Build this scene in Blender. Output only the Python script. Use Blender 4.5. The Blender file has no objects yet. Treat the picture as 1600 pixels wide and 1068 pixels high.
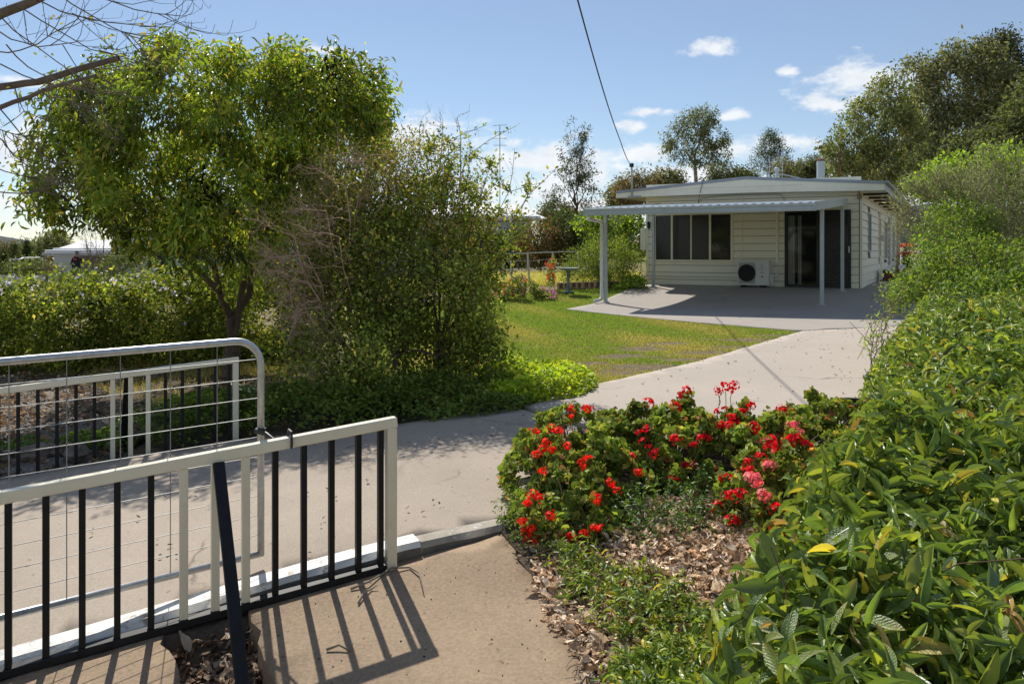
import bpy, bmesh, math, random
import numpy as np
from mathutils import Vector, Matrix, Quaternion
from mathutils.geometry import delaunay_2d_cdt

scene = bpy.context.scene
COL = scene.collection
R = math.radians
random.seed(7)

# ------------------------------------------------------------------ camera
EYE = 1.6          # camera height (m)
FPX = 1250.0       # focal length in photo pixels
HOR = 390.0        # horizon row of the photo
cam_d = bpy.data.cameras.new('camera')
cam = bpy.data.objects.new('camera', cam_d)
COL.objects.link(cam)
cam.location = (0, 0, EYE)
cam.rotation_euler = (R(90), 0, 0)
cam_d.sensor_width = 36
cam_d.lens = 36 * FPX / 1600
cam_d.shift_y = -(534 - HOR) / 1600
cam_d.clip_start = 0.05
cam_d.clip_end = 6000
scene.camera = cam

# ------------------------------------------------------------------ sun, sky, exposure
SUN_AZ = R(-20.0)      # from +Y towards +X
SUN_EL = R(44.0)
sun_dir = Vector((math.sin(SUN_AZ) * math.cos(SUN_EL), math.cos(SUN_AZ) * math.cos(SUN_EL), math.sin(SUN_EL)))
sun_d = bpy.data.lights.new('sun', 'SUN')
sun_d.energy = 5.0
sun_d.angle = R(0.53)
sun_d.color = (1.0, 0.945, 0.85)
sun = bpy.data.objects.new('sun', sun_d)
COL.objects.link(sun)
sun.rotation_euler = sun_dir.to_track_quat('Z', 'Y').to_euler()
sun.location = (-10, 30, 40)

world = bpy.data.worlds.new('World')
scene.world = world
world.use_nodes = True
wn, wl = world.node_tree.nodes, world.node_tree.links
wn.clear()
def wnode(t, **kw):
    n = wn.new(t)
    for k, v in kw.items(): setattr(n, k, v)
    return n
def wmath(op, a, b=None, c=None, clamp=False):
    n = wnode('ShaderNodeMath', operation=op, use_clamp=clamp)
    for i, v in enumerate((a, b, c)):
        if v is None: continue
        if isinstance(v, (int, float)): n.inputs[i].default_value = v
        else: wl.new(v, n.inputs[i])
    return n.outputs[0]
w_out = wnode('ShaderNodeOutputWorld')
w_bg = wnode('ShaderNodeBackground')
w_bg.inputs[1].default_value = 0.125
w_sky = wnode('ShaderNodeTexSky', sky_type='NISHITA', sun_disc=False)
w_sky.sun_elevation = SUN_EL
w_sky.sun_rotation = SUN_AZ
w_sky.altitude = 500
w_sky.air_density = 1.0
w_sky.dust_density = 0.05
w_sky.ozone_density = 3.0
w_tc = wnode('ShaderNodeTexCoord')
w_sep = wnode('ShaderNodeSeparateXYZ')
wl.new(w_tc.outputs['Generated'], w_sep.inputs[0])
az = wmath('ARCTAN2', w_sep.outputs[0], w_sep.outputs[1])
el = wmath('ARCSINE', w_sep.outputs[2])
w_ae = wnode('ShaderNodeCombineXYZ')
wl.new(az, w_ae.inputs[0]); wl.new(el, w_ae.inputs[1])
# cumulus of a fair day: (azimuth, elevation, half width, half height) in degrees
CLOUDS = [(14.1, 13.7, 2.1, .55), (-5.3, 8.8, 2.2, .55), (-7.0, 7.8, 5.0, 1.7), (1.6, 6.4, 4.4, 1.7), (5.2, 6.0, 4.0, 1.5), (3.2, 4.6, 6, 1.5),
          (9.0, 6.6, 2.2, .8), (8.6, 8.6, 1.0, .45), (9.8, 9.6, 1.3, .35), (15.5, 7.0, 2.8, .8), (15.3, 9.2, 1.0, .4), (23.2, 11.0, 3.2, 1.4), (21.5, 9.6, 1.6, .6),
          (19.6, 7.2, 1.8, .6), (12.5, 5.0, 3.5, 1.0), (20, 4.6, 4.0, 1.0), (-9, 4.8, 6, 1.2), (-16, 4.2, 7, 1.3), (-32.0, 6.4, 3.6, 1.6), (-34, 3.0, 6, .8), (-29, 4.6, 2.2, .5), (-13.2, 13.6, 1.6, .4),
          (0, 2.8, 7, .9), (-2.2, 4.2, 4, .9), (6.8, 3.2, 5, .9),(24.5, 3, 6, 1), (19.2, 11.9, .8, .4), (-31.5, 10.2, 2.0, .35)]
best = None
for a, e, wa, we in CLOUDS:
    n = wnode('ShaderNodeVectorMath', operation='MULTIPLY_ADD')
    wl.new(w_ae.outputs[0], n.inputs[0])
    sx, sy = 1 / R(wa), 1 / R(we)
    n.inputs[1].default_value = (sx, sy, 0)
    n.inputs[2].default_value = (-R(a) * sx, -R(e) * sy, 0)
    m = wnode('ShaderNodeVectorMath', operation='LENGTH')
    wl.new(n.outputs[0], m.inputs[0])
    v = m.outputs['Value']
    best = v if best is None else wmath('MINIMUM', best, v)
# extra cumulus added only outside the view, to raise the ambient fill light
w_nb = wnode('ShaderNodeTexNoise')
w_nb.inputs['Scale'].default_value = 5.5; w_nb.inputs['Detail'].default_value = 2
w_mb = wnode('ShaderNodeMapping'); w_mb.inputs['Scale'].default_value = (1, 1, 2.6)
wl.new(w_tc.outputs['Generated'], w_mb.inputs[0]); wl.new(w_mb.outputs[0], w_nb.inputs[0])
hgt_ = wmath('ABSOLUTE', wmath('DIVIDE', wmath('SUBTRACT', el, R(7.5)), R(9)))
side_ = wmath('MULTIPLY', wmath('SUBTRACT', R(42), wmath('MINIMUM', wmath('ABSOLUTE', az), R(42))), 8.0)
ring_ = wmath('ADD', wmath('ADD', wmath('MULTIPLY', wmath('SUBTRACT', .62, w_nb.outputs[0]), 7.0), hgt_), side_)
best = wmath('MINIMUM', best, wmath('MAXIMUM', ring_, 0.0))
w_no = wnode('ShaderNodeTexNoise')
w_no.inputs['Scale'].default_value = 26
w_no.inputs['Detail'].default_value = 8
w_no.inputs['Roughness'].default_value = .62
w_map = wnode('ShaderNodeMapping')
w_map.inputs['Scale'].default_value = (1, 1, 1.9)
wl.new(w_tc.outputs['Generated'], w_map.inputs[0])
wl.new(w_map.outputs[0], w_no.inputs[0])
dens = wmath('ADD', best, wmath('MULTIPLY', wmath('SUBTRACT', w_no.outputs[0], .5), 3.6))
w_mr = wnode('ShaderNodeMapRange', interpolation_type='SMOOTHSTEP')
wl.new(dens, w_mr.inputs[0])
w_mr.inputs[1].default_value = 1.28; w_mr.inputs[2].default_value = .22
w_mr.inputs[3].default_value = 0; w_mr.inputs[4].default_value = .93
# thin milky veil low down
w_veil = wnode('ShaderNodeMapRange', interpolation_type='SMOOTHSTEP')
wl.new(el, w_veil.inputs[0])
w_veil.inputs[1].default_value = R(11); w_veil.inputs[2].default_value = R(-1)
w_veil.inputs[3].default_value = 0; w_veil.inputs[4].default_value = .08
cl_f = wmath('MAXIMUM', w_mr.outputs[0], w_veil.outputs[0])
# cloud body: brighter cores, grey thinner bases
w_n2 = wnode('ShaderNodeTexNoise')
w_n2.inputs['Scale'].default_value = 40; w_n2.inputs['Detail'].default_value = 5
wl.new(w_map.outputs[0], w_n2.inputs[0])
w_cr = wnode('ShaderNodeMix', data_type='RGBA')
wl.new(w_n2.outputs[0], w_cr.inputs['Factor'])
w_cr.inputs[6].default_value = (5.6, 6.0, 6.5, 1)
w_cr.inputs[7].default_value = (8.6, 8.7, 8.8, 1)
w_mix = wnode('ShaderNodeMix', data_type='RGBA')
wl.new(cl_f, w_mix.inputs['Factor'])
# thin high haze over the whole sky
w_hz = wnode('ShaderNodeMix', data_type='RGBA')
w_hz.inputs['Factor'].default_value = .32
wl.new(w_sky.outputs[0], w_hz.inputs[6])
w_hz.inputs[7].default_value = (2.9, 3.15, 3.5, 1)
wl.new(w_hz.outputs[2], w_mix.inputs[6])
wl.new(w_cr.outputs[2], w_mix.inputs[7])
wl.new(w_mix.outputs[2], w_bg.inputs[0])
wl.new(w_bg.outputs[0], w_out.inputs[0])

scene.view_settings.view_transform = 'Standard'
scene.view_settings.look = 'None'
scene.view_settings.gamma = 1
scene.view_settings.exposure = 0.03
scene.view_settings.use_curve_mapping = False
scene.render.engine = 'CYCLES'
scene.cycles.use_denoising = True
scene.cycles.max_bounces = 10
scene.cycles.diffuse_bounces = 5
scene.cycles.transmission_bounces = 6
scene.cycles.transparent_max_bounces = 8
scene.cycles.sample_clamp_indirect = 6

# ------------------------------------------------------------------ helpers
def W(px, py, d):
    """point of the place seen at photo pixel (px, py) at depth d"""
    return Vector(((px - 800) / FPX * d, d, EYE + (HOR - py) / FPX * d))

def tag(o, label=None, cat=None, group=None, kind=None):
    if label: o['label'] = label
    if cat: o['category'] = cat
    if group: o['group'] = group
    if kind: o['kind'] = kind
    return o

def empty(name, loc=(0, 0, 0), rz=0, parent=None):
    o = bpy.data.objects.new(name, None)
    o.empty_display_size = .2
    COL.objects.link(o)
    o.location = loc
    o.rotation_euler = (0, 0, rz)
    if parent: o.parent = parent
    return o

def link(name, me, parent=None, mat=None):
    o = bpy.data.objects.new(name, me)
    COL.objects.link(o)
    if parent: o.parent = parent
    if mat is not None and not me.materials: me.materials.append(mat)
    return o

def np_mesh(name, V, F, mat=None, col=None, smooth=False):
    """V (n,3), F (m,k) of equal-sided faces, or list of index lists"""
    me = bpy.data.meshes.new(name)
    V = np.asarray(V, np.float32)
    if isinstance(F, np.ndarray):
        m, k = F.shape
        me.vertices.add(len(V)); me.vertices.foreach_set('co', V.ravel())
        me.loops.add(m * k); me.loops.foreach_set('vertex_index', F.astype(np.int32).ravel())
        me.polygons.add(m)
        me.polygons.foreach_set('loop_start', np.arange(0, m * k, k, dtype=np.int32))
        me.polygons.foreach_set('loop_total', np.full(m, k, np.int32))
        me.update(calc_edges=True)
    else:
        me.from_pydata([tuple(map(float, v)) for v in V], [], [tuple(map(int, f)) for f in F])
    if col is not None:
        at = me.attributes.new('col', 'FLOAT_COLOR', 'POINT')
        c = np.ones((len(V), 4), np.float32); c[:, :3] = col
        at.data.foreach_set('color', c.ravel())
    if smooth: me.polygons.foreach_set('use_smooth', np.ones(len(me.polygons), bool))
    if mat is not None: me.materials.append(mat)
    me.validate()
    return me

class MB:
    """mesh builder"""
    def __init__(s): s.v = []; s.f = []
    def quad(s, *pts):
        n = len(s.v); s.v += [tuple(p) for p in pts]; s.f.append(tuple(range(n, n + len(pts)))); return s
    def box(s, x0, x1, y0, y1, z0, z1, M=None):
        n = len(s.v)
        c = [(x0, y0, z0), (x1, y0, z0), (x1, y1, z0), (x0, y1, z0), (x0, y0, z1), (x1, y0, z1), (x1, y1, z1), (x0, y1, z1)]
        if M is not None: c = [tuple(M @ Vector(p)) for p in c]
        s.v += c
        s.f += [tuple(n + i for i in f) for f in ((0, 3, 2, 1), (4, 5, 6, 7), (0, 1, 5, 4), (1, 2, 6, 5), (2, 3, 7, 6), (3, 0, 4, 7))]
        return s
    def bar(s, a, b, w, h=None, up=(0, 0, 1)):
        """box beam from a to b, width w (sideways), height h (along up)"""
        h = w if h is None else h
        a, b = Vector(a), Vector(b); d = (b - a).normalized(); u = Vector(up)
        sd = d.cross(u)
        if sd.length < 1e-4: sd = d.cross(Vector((1, 0, 0)))
        sd.normalize(); u = sd.cross(d).normalized()
        n = len(s.v)
        for p in (a, b):
            for i, j in ((-1, -1), (1, -1), (1, 1), (-1, 1)): s.v.append(tuple(p + sd * (w / 2 * i) + u * (h / 2 * j)))
        s.f += [tuple(n + i for i in f) for f in ((0, 1, 2, 3), (7, 6, 5, 4), (0, 4, 5, 1), (1, 5, 6, 2), (2, 6, 7, 3), (3, 7, 4, 0))]
        return s
    def tube(s, pts, rad, n=8, caps=True):
        pts = [Vector(p) for p in pts]
        if not hasattr(rad, '__len__'): rad = [rad] * len(pts)
        base = len(s.v); ref = None
        for i, p in enumerate(pts):
            d = (pts[min(i + 1, len(pts) - 1)] - pts[max(i - 1, 0)]).normalized()
            if ref is None:
                ref = d.cross(Vector((0, 0, 1)))
                if ref.length < .05: ref = d.cross(Vector((1, 0, 0)))
            ref = (ref - d * ref.dot(d)).normalized(); b = d.cross(ref)
            for k in range(n):
                t = 2 * math.pi * k / n
                s.v.append(tuple(p + (ref * math.cos(t) + b * math.sin(t)) * rad[i]))
        for i in range(len(pts) - 1):
            for k in range(n):
                a = base + i * n + k; b2 = base + i * n + (k + 1) % n
                s.f.append((a, b2, b2 + n, a + n))
        if caps:
            s.f.append(tuple(base + k for k in range(n))[::-1])
            e = base + (len(pts) - 1) * n
            s.f.append(tuple(e + k for k in range(n)))
        return s
    def lathe(s, prof, n=16, c=(0, 0, 0)):
        base = len(s.v)
        for r, z in prof:
            for k in range(n):
                t = 2 * math.pi * k / n
                s.v.append((c[0] + r * math.cos(t), c[1] + r * math.sin(t), c[2] + z))
        for i in range(len(prof) - 1):
            for k in range(n):
                a = base + i * n + k; b2 = base + i * n + (k + 1) % n
                s.f.append((a, b2, b2 + n, a + n))
        s.f.append(tuple(base + k for k in range(n))[::-1])
        e = base + (len(prof) - 1) * n
        s.f.append(tuple(e + k for k in range(n)))
        return s
    def prism(s, poly, y0, y1):
        """polygon of (x, z) extruded along y"""
        n = len(s.v); k = len(poly)
        s.v += [(x, y0, z) for x, z in poly] + [(x, y1, z) for x, z in poly]
        s.f.append(tuple(range(n, n + k))); s.f.append(tuple(range(n + 2 * k - 1, n + k - 1, -1)))
        for i in range(k):
            j = (i + 1) % k
            s.f.append((n + j, n + i, n + k + i, n + k + j))
        return s
    def build(s, name, mat, parent=None, bevel=0, smooth=False):
        me = bpy.data.meshes.new(name)
        me.from_pydata(s.v, [], s.f)
        bm = bmesh.new(); bm.from_mesh(me)
        bmesh.ops.recalc_face_normals(bm, faces=bm.faces)
        if bevel:
            bmesh.ops.bevel(bm, geom=[e for e in bm.edges if e.is_manifold and e.calc_face_angle(0) > .6], offset=bevel, segments=1, affect='EDGES')
        bm.to_mesh(me); bm.free()
        if smooth: me.polygons.foreach_set('use_smooth', np.ones(len(me.polygons), bool))
        return link(name, me, parent, mat)

# ------------------------------------------------------------------ materials
def newmat(name):
    m = bpy.data.materials.new(name); m.use_nodes = True
    nt = m.node_tree
    return m, nt, nt.nodes['Principled BSDF']
def noise(nt, scale, detail=4, rough=.55, coord='Object', vscale=None, distortion=0):
    tc = nt.nodes.new('ShaderNodeTexCoord'); n = nt.nodes.new('ShaderNodeTexNoise')
    n.inputs['Scale'].default_value = scale; n.inputs['Detail'].default_value = detail
    n.inputs['Roughness'].default_value = rough; n.inputs['Distortion'].default_value = distortion
    out = tc.outputs[coord]
    if vscale:
        mp = nt.nodes.new('ShaderNodeMapping'); mp.inputs['Scale'].default_value = vscale
        nt.links.new(out, mp.inputs[0]); out = mp.outputs[0]
    nt.links.new(out, n.inputs[0])
    return n.outputs[0]
def ramp(nt, fac, stops):
    r = nt.nodes.new('ShaderNodeValToRGB'); nt.links.new(fac, r.inputs[0])
    els = r.color_ramp.elements
    while len(els) < len(stops): els.new(.5)
    for e, (p, c) in zip(els, stops):
        e.position = p; e.color = (*c, 1) if len(c) == 3 else c
    return r.outputs[0]
def mixc(nt, fac, a, b, mode='MIX'):
    n = nt.nodes.new('ShaderNodeMix'); n.data_type = 'RGBA'; n.blend_type = mode
    for sock, v in ((n.inputs['Factor'], fac), (n.inputs[6], a), (n.inputs[7], b)):
        if isinstance(v, (int, float)): sock.default_value = v
        elif isinstance(v, tuple): sock.default_value = (*v, 1)
        else: nt.links.new(v, sock)
    return n.outputs[2]
def bump(nt, bsdf, h, strength=.3, dist=.01):
    b = nt.nodes.new('ShaderNodeBump'); b.inputs['Strength'].default_value = strength; b.inputs['Distance'].default_value = dist
    nt.links.new(h, b.inputs['Height']); nt.links.new(b.outputs[0], bsdf.inputs['Normal'])

def paint(name, c, rough=.5, metal=0, var=.12, scale=6, dirt=None, spec=.5, bumps=0):
    """painted or plain surface with slight mottling and optional dirt colour"""
    m, nt, b = newmat(name)
    n1 = noise(nt, scale, 6, .65)
    lo = tuple(max(0, x * (1 - var)) for x in c); hi = tuple(min(1, x * (1 + var)) for x in c)
    colr = ramp(nt, n1, [(.3, lo), (.7, hi)])
    if dirt:
        n2 = noise(nt, dirt[1], 8, .7)
        f = ramp(nt, n2, [(dirt[2], (0, 0, 0)), (dirt[2] + .1, (1, 1, 1))])
        colr = mixc(nt, f, colr, dirt[0])
    nt.links.new(colr, b.inputs['Base Color'])
    b.inputs['Roughness'].default_value = rough; b.inputs['Metallic'].default_value = metal
    b.inputs['Specular IOR Level'].default_value = spec
    if bumps: bump(nt, b, noise(nt, 90, 4), bumps, .003)
    return m

def leafmat(name, transl=.5, rough=.5, spec=.25, tint=(2.35, 2.1, 1.0), gain_=(2.2, 2.0, 2.1)):
    m, nt, b = newmat(name)
    at = nt.nodes.new('ShaderNodeAttribute'); at.attribute_name = 'col'
    gain = mixc(nt, 1.0, at.outputs['Color'], gain_, 'MULTIPLY')
    nt.links.new(gain, b.inputs['Base Color'])
    b.inputs['Roughness'].default_value = rough; b.inputs['Specular IOR Level'].default_value = spec
    t = nt.nodes.new('ShaderNodeBsdfTranslucent')
    nt.links.new(mixc(nt, 1.0, at.outputs['Color'], tint, 'MULTIPLY'), t.inputs[0])
    mx = nt.nodes.new('ShaderNodeMixShader'); mx.inputs[0].default_value = transl
    nt.links.new(b.outputs[0], mx.inputs[1]); nt.links.new(t.outputs[0], mx.inputs[2])
    nt.links.new(mx.outputs[0], nt.nodes['Material Output'].inputs[0])
    return m

def attrmat(name, rough=.8, spec=.2):
    m, nt, b = newmat(name)
    at = nt.nodes.new('ShaderNodeAttribute'); at.attribute_name = 'col'
    nt.links.new(at.outputs['Color'], b.inputs['Base Color'])
    b.inputs['Roughness'].default_value = rough; b.inputs['Specular IOR Level'].default_value = spec
    return m

def concrete(name, base, dark, fine=140, stain=.5, warm=None, cracks=True):
    m, nt, b = newmat(name)
    big = noise(nt, .55, 7, .62, 'Object')
    mid = noise(nt, 3.2, 8, .68, 'Object', distortion=.4)
    fin = noise(nt, fine, 3, .7, 'Object')
    c = ramp(nt, big, [(.40, dark), (.57, base)])
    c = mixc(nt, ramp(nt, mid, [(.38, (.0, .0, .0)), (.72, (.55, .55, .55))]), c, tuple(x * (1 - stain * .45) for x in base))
    if warm: c = mixc(nt, ramp(nt, noise(nt, 1.1, 5, .6), [(.52, (0, 0, 0)), (.75, (.5, .5, .5))]), c, warm)
    c = mixc(nt, .55, c, ramp(nt, fin, [(.3, tuple(x * .62 for x in base)), (.7, tuple(min(1, x * 1.3) for x in base))]))
    # spots
    sp = ramp(nt, noise(nt, 21, 2, .5), [(.70, (0, 0, 0)), (.76, (.6, .6, .6))])
    c = mixc(nt, sp, c, tuple(x * .5 for x in dark))
    if cracks:
        tc = nt.nodes.new('ShaderNodeTexCoord')
        vo = nt.nodes.new('ShaderNodeTexVoronoi'); vo.feature = 'DISTANCE_TO_EDGE'; vo.inputs['Scale'].default_value = .42
        wob = nt.nodes.new('ShaderNodeVectorMath'); wob.operation = 'MULTIPLY_ADD'
        nz = nt.nodes.new('ShaderNodeTexNoise'); nz.inputs['Scale'].default_value = 2.4; nz.inputs['Detail'].default_value = 6
        nt.links.new(tc.outputs['Object'], nz.inputs[0])
        nt.links.new(nz.outputs['Color'], wob.inputs[0]); wob.inputs[1].default_value = (.7, .7, 0); nt.links.new(tc.outputs['Object'], wob.inputs[2])
        nt.links.new(wob.outputs[0], vo.inputs[0])
        line = ramp(nt, vo.outputs[0], [(.0, (1, 1, 1)), (.007, (0, 0, 0))])
        gate_ = ramp(nt, noise(nt, .9, 3), [(.53, (0, 0, 0)), (.6, (.7, .7, .7))])
        f = mixc(nt, 1.0, line, gate_, 'MULTIPLY')
        c = mixc(nt, f, c, tuple(x * .4 for x in dark))
    nt.links.new(c, b.inputs['Base Color'])
    b.inputs['Roughness'].default_value = .86; b.inputs['Specular IOR Level'].default_value = .25
    bump(nt, b, mixc(nt, .5, fin, mid), .35, .006)
    return m

M_drive_near = concrete('near_driveway_concrete', (.45, .375, .30), (.28, .225, .175), 110, .65, (.37, .28, .20))
M_drive = concrete('driveway_concrete', (.51, .44, .375), (.41, .35, .295), 120, .5, (.42, .33, .25))
M_patio = concrete('patio_concrete', (.42, .375, .335), (.32, .29, .265), 120, .45, (.36, .27, .19))
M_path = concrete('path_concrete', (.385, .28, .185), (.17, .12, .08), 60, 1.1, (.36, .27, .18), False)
M_cream = paint('cream_paint', (.88, .83, .66), .42, var=.05, dirt=((.42, .37, .28), 9, .70))
M_rail = paint('rail_cream_paint', (.84, .77, .58), .35, var=.06, dirt=((.42, .34, .25), 26, .66))
M_black = paint('black_paint', (.016, .016, .017), .5, var=.3, scale=20, spec=.25, dirt=((.09, .08, .07), 34, .66))
M_wire = paint('dull_wire', (.26, .27, .27), .55, .4, .2, 20)
M_galv = paint('galvanised_steel', (.50, .52, .53), .42, .75, .18, 26, dirt=((.30, .29, .27), 14, .66))
M_white_kerb = paint('kerb_paint', (.78, .77, .73), .6, var=.08, dirt=((.32, .27, .21), 13, .54), bumps=.3)
M_zinc = paint('zinc_sheet', (.62, .66, .68), .35, .55, .08, 3)
M_blue_grey = paint('blue_grey_steel', (.45, .50, .51), .4, .2, .08, 8)
M_grey_roof = paint('grey_flashing', (.32, .35, .39), .45, .1, .1, 5)
M_soffit = paint('soffit_paint', (.66, .62, .50), .6, var=.07)
M_dark = paint('dark_void', (.02, .02, .022), .8)
M_wood_brown = paint('brown_timber', (.13, .045, .028), .6, var=.3, scale=12)
M_white = paint('white_paint', (.8, .8, .79), .45, var=.05, dirt=((.5, .48, .44), 8, .68))
M_brick = paint('sand_brick', (.58, .41, .26), .85, var=.2, scale=20, bumps=.4)
M_green_iron = paint('green_iron', (.12, .18, .155), .5, .2, .25, 18)
M_bark = paint('bark', (.13, .095, .07), .9, var=.4, scale=14, spec=.15, bumps=.6)
M_twig = paint('grey_twig', (.24, .185, .145), .85, var=.3, scale=9, spec=.15)
M_dead = paint('dead_twig', (.55, .37, .28), .9, var=.25, scale=6, spec=.1)
M_pale_bark = paint('pale_bark', (.30, .25, .20), .85, var=.3, scale=6, spec=.15)
M_leaf = leafmat('leaf')
M_leaf_hedge = leafmat('hedge_leaf', .36, .42, .35)
M_leaf_gloss = leafmat('glossy_leaf', .46, .42, .38)
M_leaf_dull = leafmat('dull_leaf', .45, .6, .2, (2.2, 2.1, 1.15))
M_dry = attrmat('dry_leaf', .85, .15)
M_dead_leaf = leafmat('dead_leaf', .30, .8, .12, (1.6, 1.5, 1.35), (1.8, 1.75, 1.7))
M_petal = leafmat('petal', .42, .55, .2, (1.7, 1.4, 1.4), (1.5, 1.5, 1.5))
M_stone = paint('field_stone', (.22, .18, .15), .9, var=.35, scale=9, bumps=.5)
M_cable = paint('black_cable', (.02, .02, .022), .5)
# ------------------------------------------------------------------ terrain
CP = np.array([
 (-2.15, 3.38, -.115), (-.68, 4.16, .066), (0, 4.5, .098), (1.2, 5.2, .155), (0.4, 3, .02), (.9, 3.6, .06), (0, 0, 0), (1.5, 1.5, .05), (3, 2, .12), (-3, 0, -.2), (-6.5, 1.15, -.4),
 (-2.44, 7.0, -.05), (-3.98, 6.2, -.17), (-7, 4.6, -.4), (-1.0, 6.95, .09), (.18, 7.3, .175), (.85, 8.3, .2), (2.25, 9.7, .245), (4.6, 12.9, .29), (3.0, 7.0, .21), (4.2, 9, .25), (6.6, 13.4, .32), (7.4, 15, .36),
 (-3.7, 10.6, -.1), (-1.3, 8.6, .06), (-6.8, 12.2, -.17), (-12, 12, -.3), (-3, 15, .1),
 (1.2, 18.0, .26), (2.3, 20.06, .27), (4.08, 24.3, .56), (9.34, 21.4, .56), (6.8, 17.6, .375), (1.6, 22, .44), (-1.2, 20.5, .34), (3.2, 22.4, .46), (6.7, 22.8, .56), (12, 24, .60), (16.9, 34.7, .74), (18.6, 34, .8), (20.5, 40, 1.3), (24, 47, 2.0), (28, 60, 3.4),
 (8.5, 12, .45), (13, 15, .7), (20, 20, 1.0), (7, 5, .3), (30, 30, 2.2),
 (-10, 25, -.25), (-27, 48, -.3), (-60, 40, -.9), (0, 40, .7), (3, 32, .55), (10, 45, 1.2), (-8, 60, .2), (60, 70, 6), (10, 80, 2), (-40, 90, -1.2), (-30, 10, -.8), (40, 0, .5), (-30, -20, -.8), (20, -20, 0), (0, 120, 2), (60, 130, 7), (-80, 130, -2)], float)
def _U(r2): return np.where(r2 > 0, .5 * r2 * np.log(np.maximum(r2, 1e-12)), 0)
_n = len(CP)
_K = _U(((CP[:, None, :2] - CP[None, :, :2]) ** 2).sum(-1)) + np.eye(_n) * .02
_P = np.c_[np.ones(_n), CP[:, :2]]
_A = np.zeros((_n + 3, _n + 3)); _A[:_n, :_n] = _K; _A[:_n, _n:] = _P; _A[_n:, :_n] = _P.T
_w = np.linalg.solve(_A, np.r_[CP[:, 2], 0, 0, 0])
def G(x, y):
    x = np.asarray(x, float); y = np.asarray(y, float); sh = x.shape
    q = np.stack([x.ravel(), y.ravel()], 1)
    k = _U(((q[:, None, :] - CP[None, :, :2]) ** 2).sum(-1))
    z = k @ _w[:_n] + _w[_n] + q @ _w[_n + 1:]
    return z.reshape(sh)
def g(x, y): return float(G(np.array([x]), np.array([y]))[0])
# the footpath outside the kerb is one tilted plane
_pp = np.array([(-.61, 4.03, .0), (-2.09, 3.27, -.15), (.35, 2.95, -.03)])
_pc = np.linalg.solve(np.c_[np.ones(3), _pp[:, :2]], _pp[:, 2])
def FP(x, y): return _pc[0] + _pc[1] * np.asarray(x, float) + _pc[2] * np.asarray(y, float)

def inside(poly, x, y):
    poly = np.asarray(poly); r = np.zeros(np.shape(x), bool)
    j = len(poly) - 1
    for i in range(len(poly)):
        xi, yi = poly[i]; xj, yj = poly[j]
        c = ((yi > y) != (yj > y)) & (x < (xj - xi) * (y - yi) / (yj - yi + 1e-12) + xi)
        r ^= c; j = i
    return r
def wobble(poly, amp, step, seed):
    """subdivide a closed outline and roughen it"""
    rg = np.random.default_rng(seed); out = []
    n = len(poly)
    for i in range(n):
        a = np.array(poly[i], float); b = np.array(poly[(i + 1) % n], float)
        L = np.linalg.norm(b - a); k = max(1, int(L / step))
        nrm = np.array([-(b - a)[1], (b - a)[0]]) / max(L, 1e-6)
        for t in range(k):
            out.append(tuple(a + (b - a) * t / k + nrm * (rg.normal() * amp if amp else 0)))
    return out
def sheet(name, poly, zf, res, mat, parent=None, skirt=.1, amp=0, seed=1, step=None, smooth=True, jitter=0):
    poly = wobble(poly, amp, step or res, seed)
    P = np.array(poly); x0, y0 = P.min(0); x1, y1 = P.max(0)
    gx, gy = np.meshgrid(np.arange(x0 + res / 2, x1, res), np.arange(y0 + res / 2, y1, res))
    rg = np.random.default_rng(seed)
    gx = gx + rg.uniform(-.2, .2, gx.shape) * res; gy = gy + rg.uniform(-.2, .2, gy.shape) * res
    m = inside(P, gx, gy)
    pts = [Vector(p) for p in poly] + [Vector((a, b)) for a, b in zip(gx[m], gy[m])]
    n = len(poly)
    vo, eo, fo, ov, oe, of = delaunay_2d_cdt(pts, [(i, (i + 1) % n) for i in range(n)], [], 1, 1e-5)
    V2 = np.array([tuple(v) for v in vo]); z = zf(V2[:, 0], V2[:, 1])
    if jitter: z = z + rg.normal(size=len(z)) * jitter
    V = np.c_[V2, z].tolist(); F = [tuple(f) for f in fo]
    idx = {}
    for i, src in enumerate(ov):
        for s_ in src:
            if s_ < n: idx[s_] = i
    if skirt:
        ring = [idx[i] for i in range(n) if i in idx]
        b0 = len(V)
        V += [(V[i][0], V[i][1], V[i][2] - skirt) for i in ring]
        k = len(ring)
        F += [(ring[i], ring[(i + 1) % k], b0 + (i + 1) % k, b0 + i) for i in range(k)]
    me = bpy.data.meshes.new(name); me.from_pydata(V, [], F)
    bm = bmesh.new(); bm.from_mesh(me); bmesh.ops.recalc_face_normals(bm, faces=bm.faces)
    up = sum(f.normal.z * f.calc_area() for f in bm.faces)
    if up < 0: bmesh.ops.reverse_faces(bm, faces=bm.faces)
    for f in bm.faces: f.smooth = smooth and abs(f.normal.z) > .5
    bm.to_mesh(me); bm.free()
    return link(name, me, parent, mat)

def dirtmat(name, a, b_, c_, scale=1.2, fine=60):
    m, nt, b = newmat(name)
    c = ramp(nt, noise(nt, scale, 8, .65), [(.3, a), (.52, b_), (.72, c_)])
    fn = noise(nt, fine, 5, .7)
    c = mixc(nt, .6, c, ramp(nt, fn, [(.3, tuple(x * .5 for x in b_)), (.72, tuple(min(1, x * 1.5) for x in b_))]))
    nt.links.new(c, b.inputs['Base Color']); b.inputs['Roughness'].default_value = .95; b.inputs['Specular IOR Level'].default_value = .1
    bump(nt, b, fn, .7, .02)
    return m
M_ground = dirtmat('dry_ground', (.16, .12, .075), (.25, .20, .11), (.17, .18, .07), .35, 30)
M_soil = dirtmat('bed_soil', (.07, .05, .035), (.12, .09, .065), (.20, .16, .12), 2, 50)
M_lawn = dirtmat('lawn_thatch', (.12, .095, .055), (.20, .185, .075), (.16, .18, .06), .9, 45)
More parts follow.
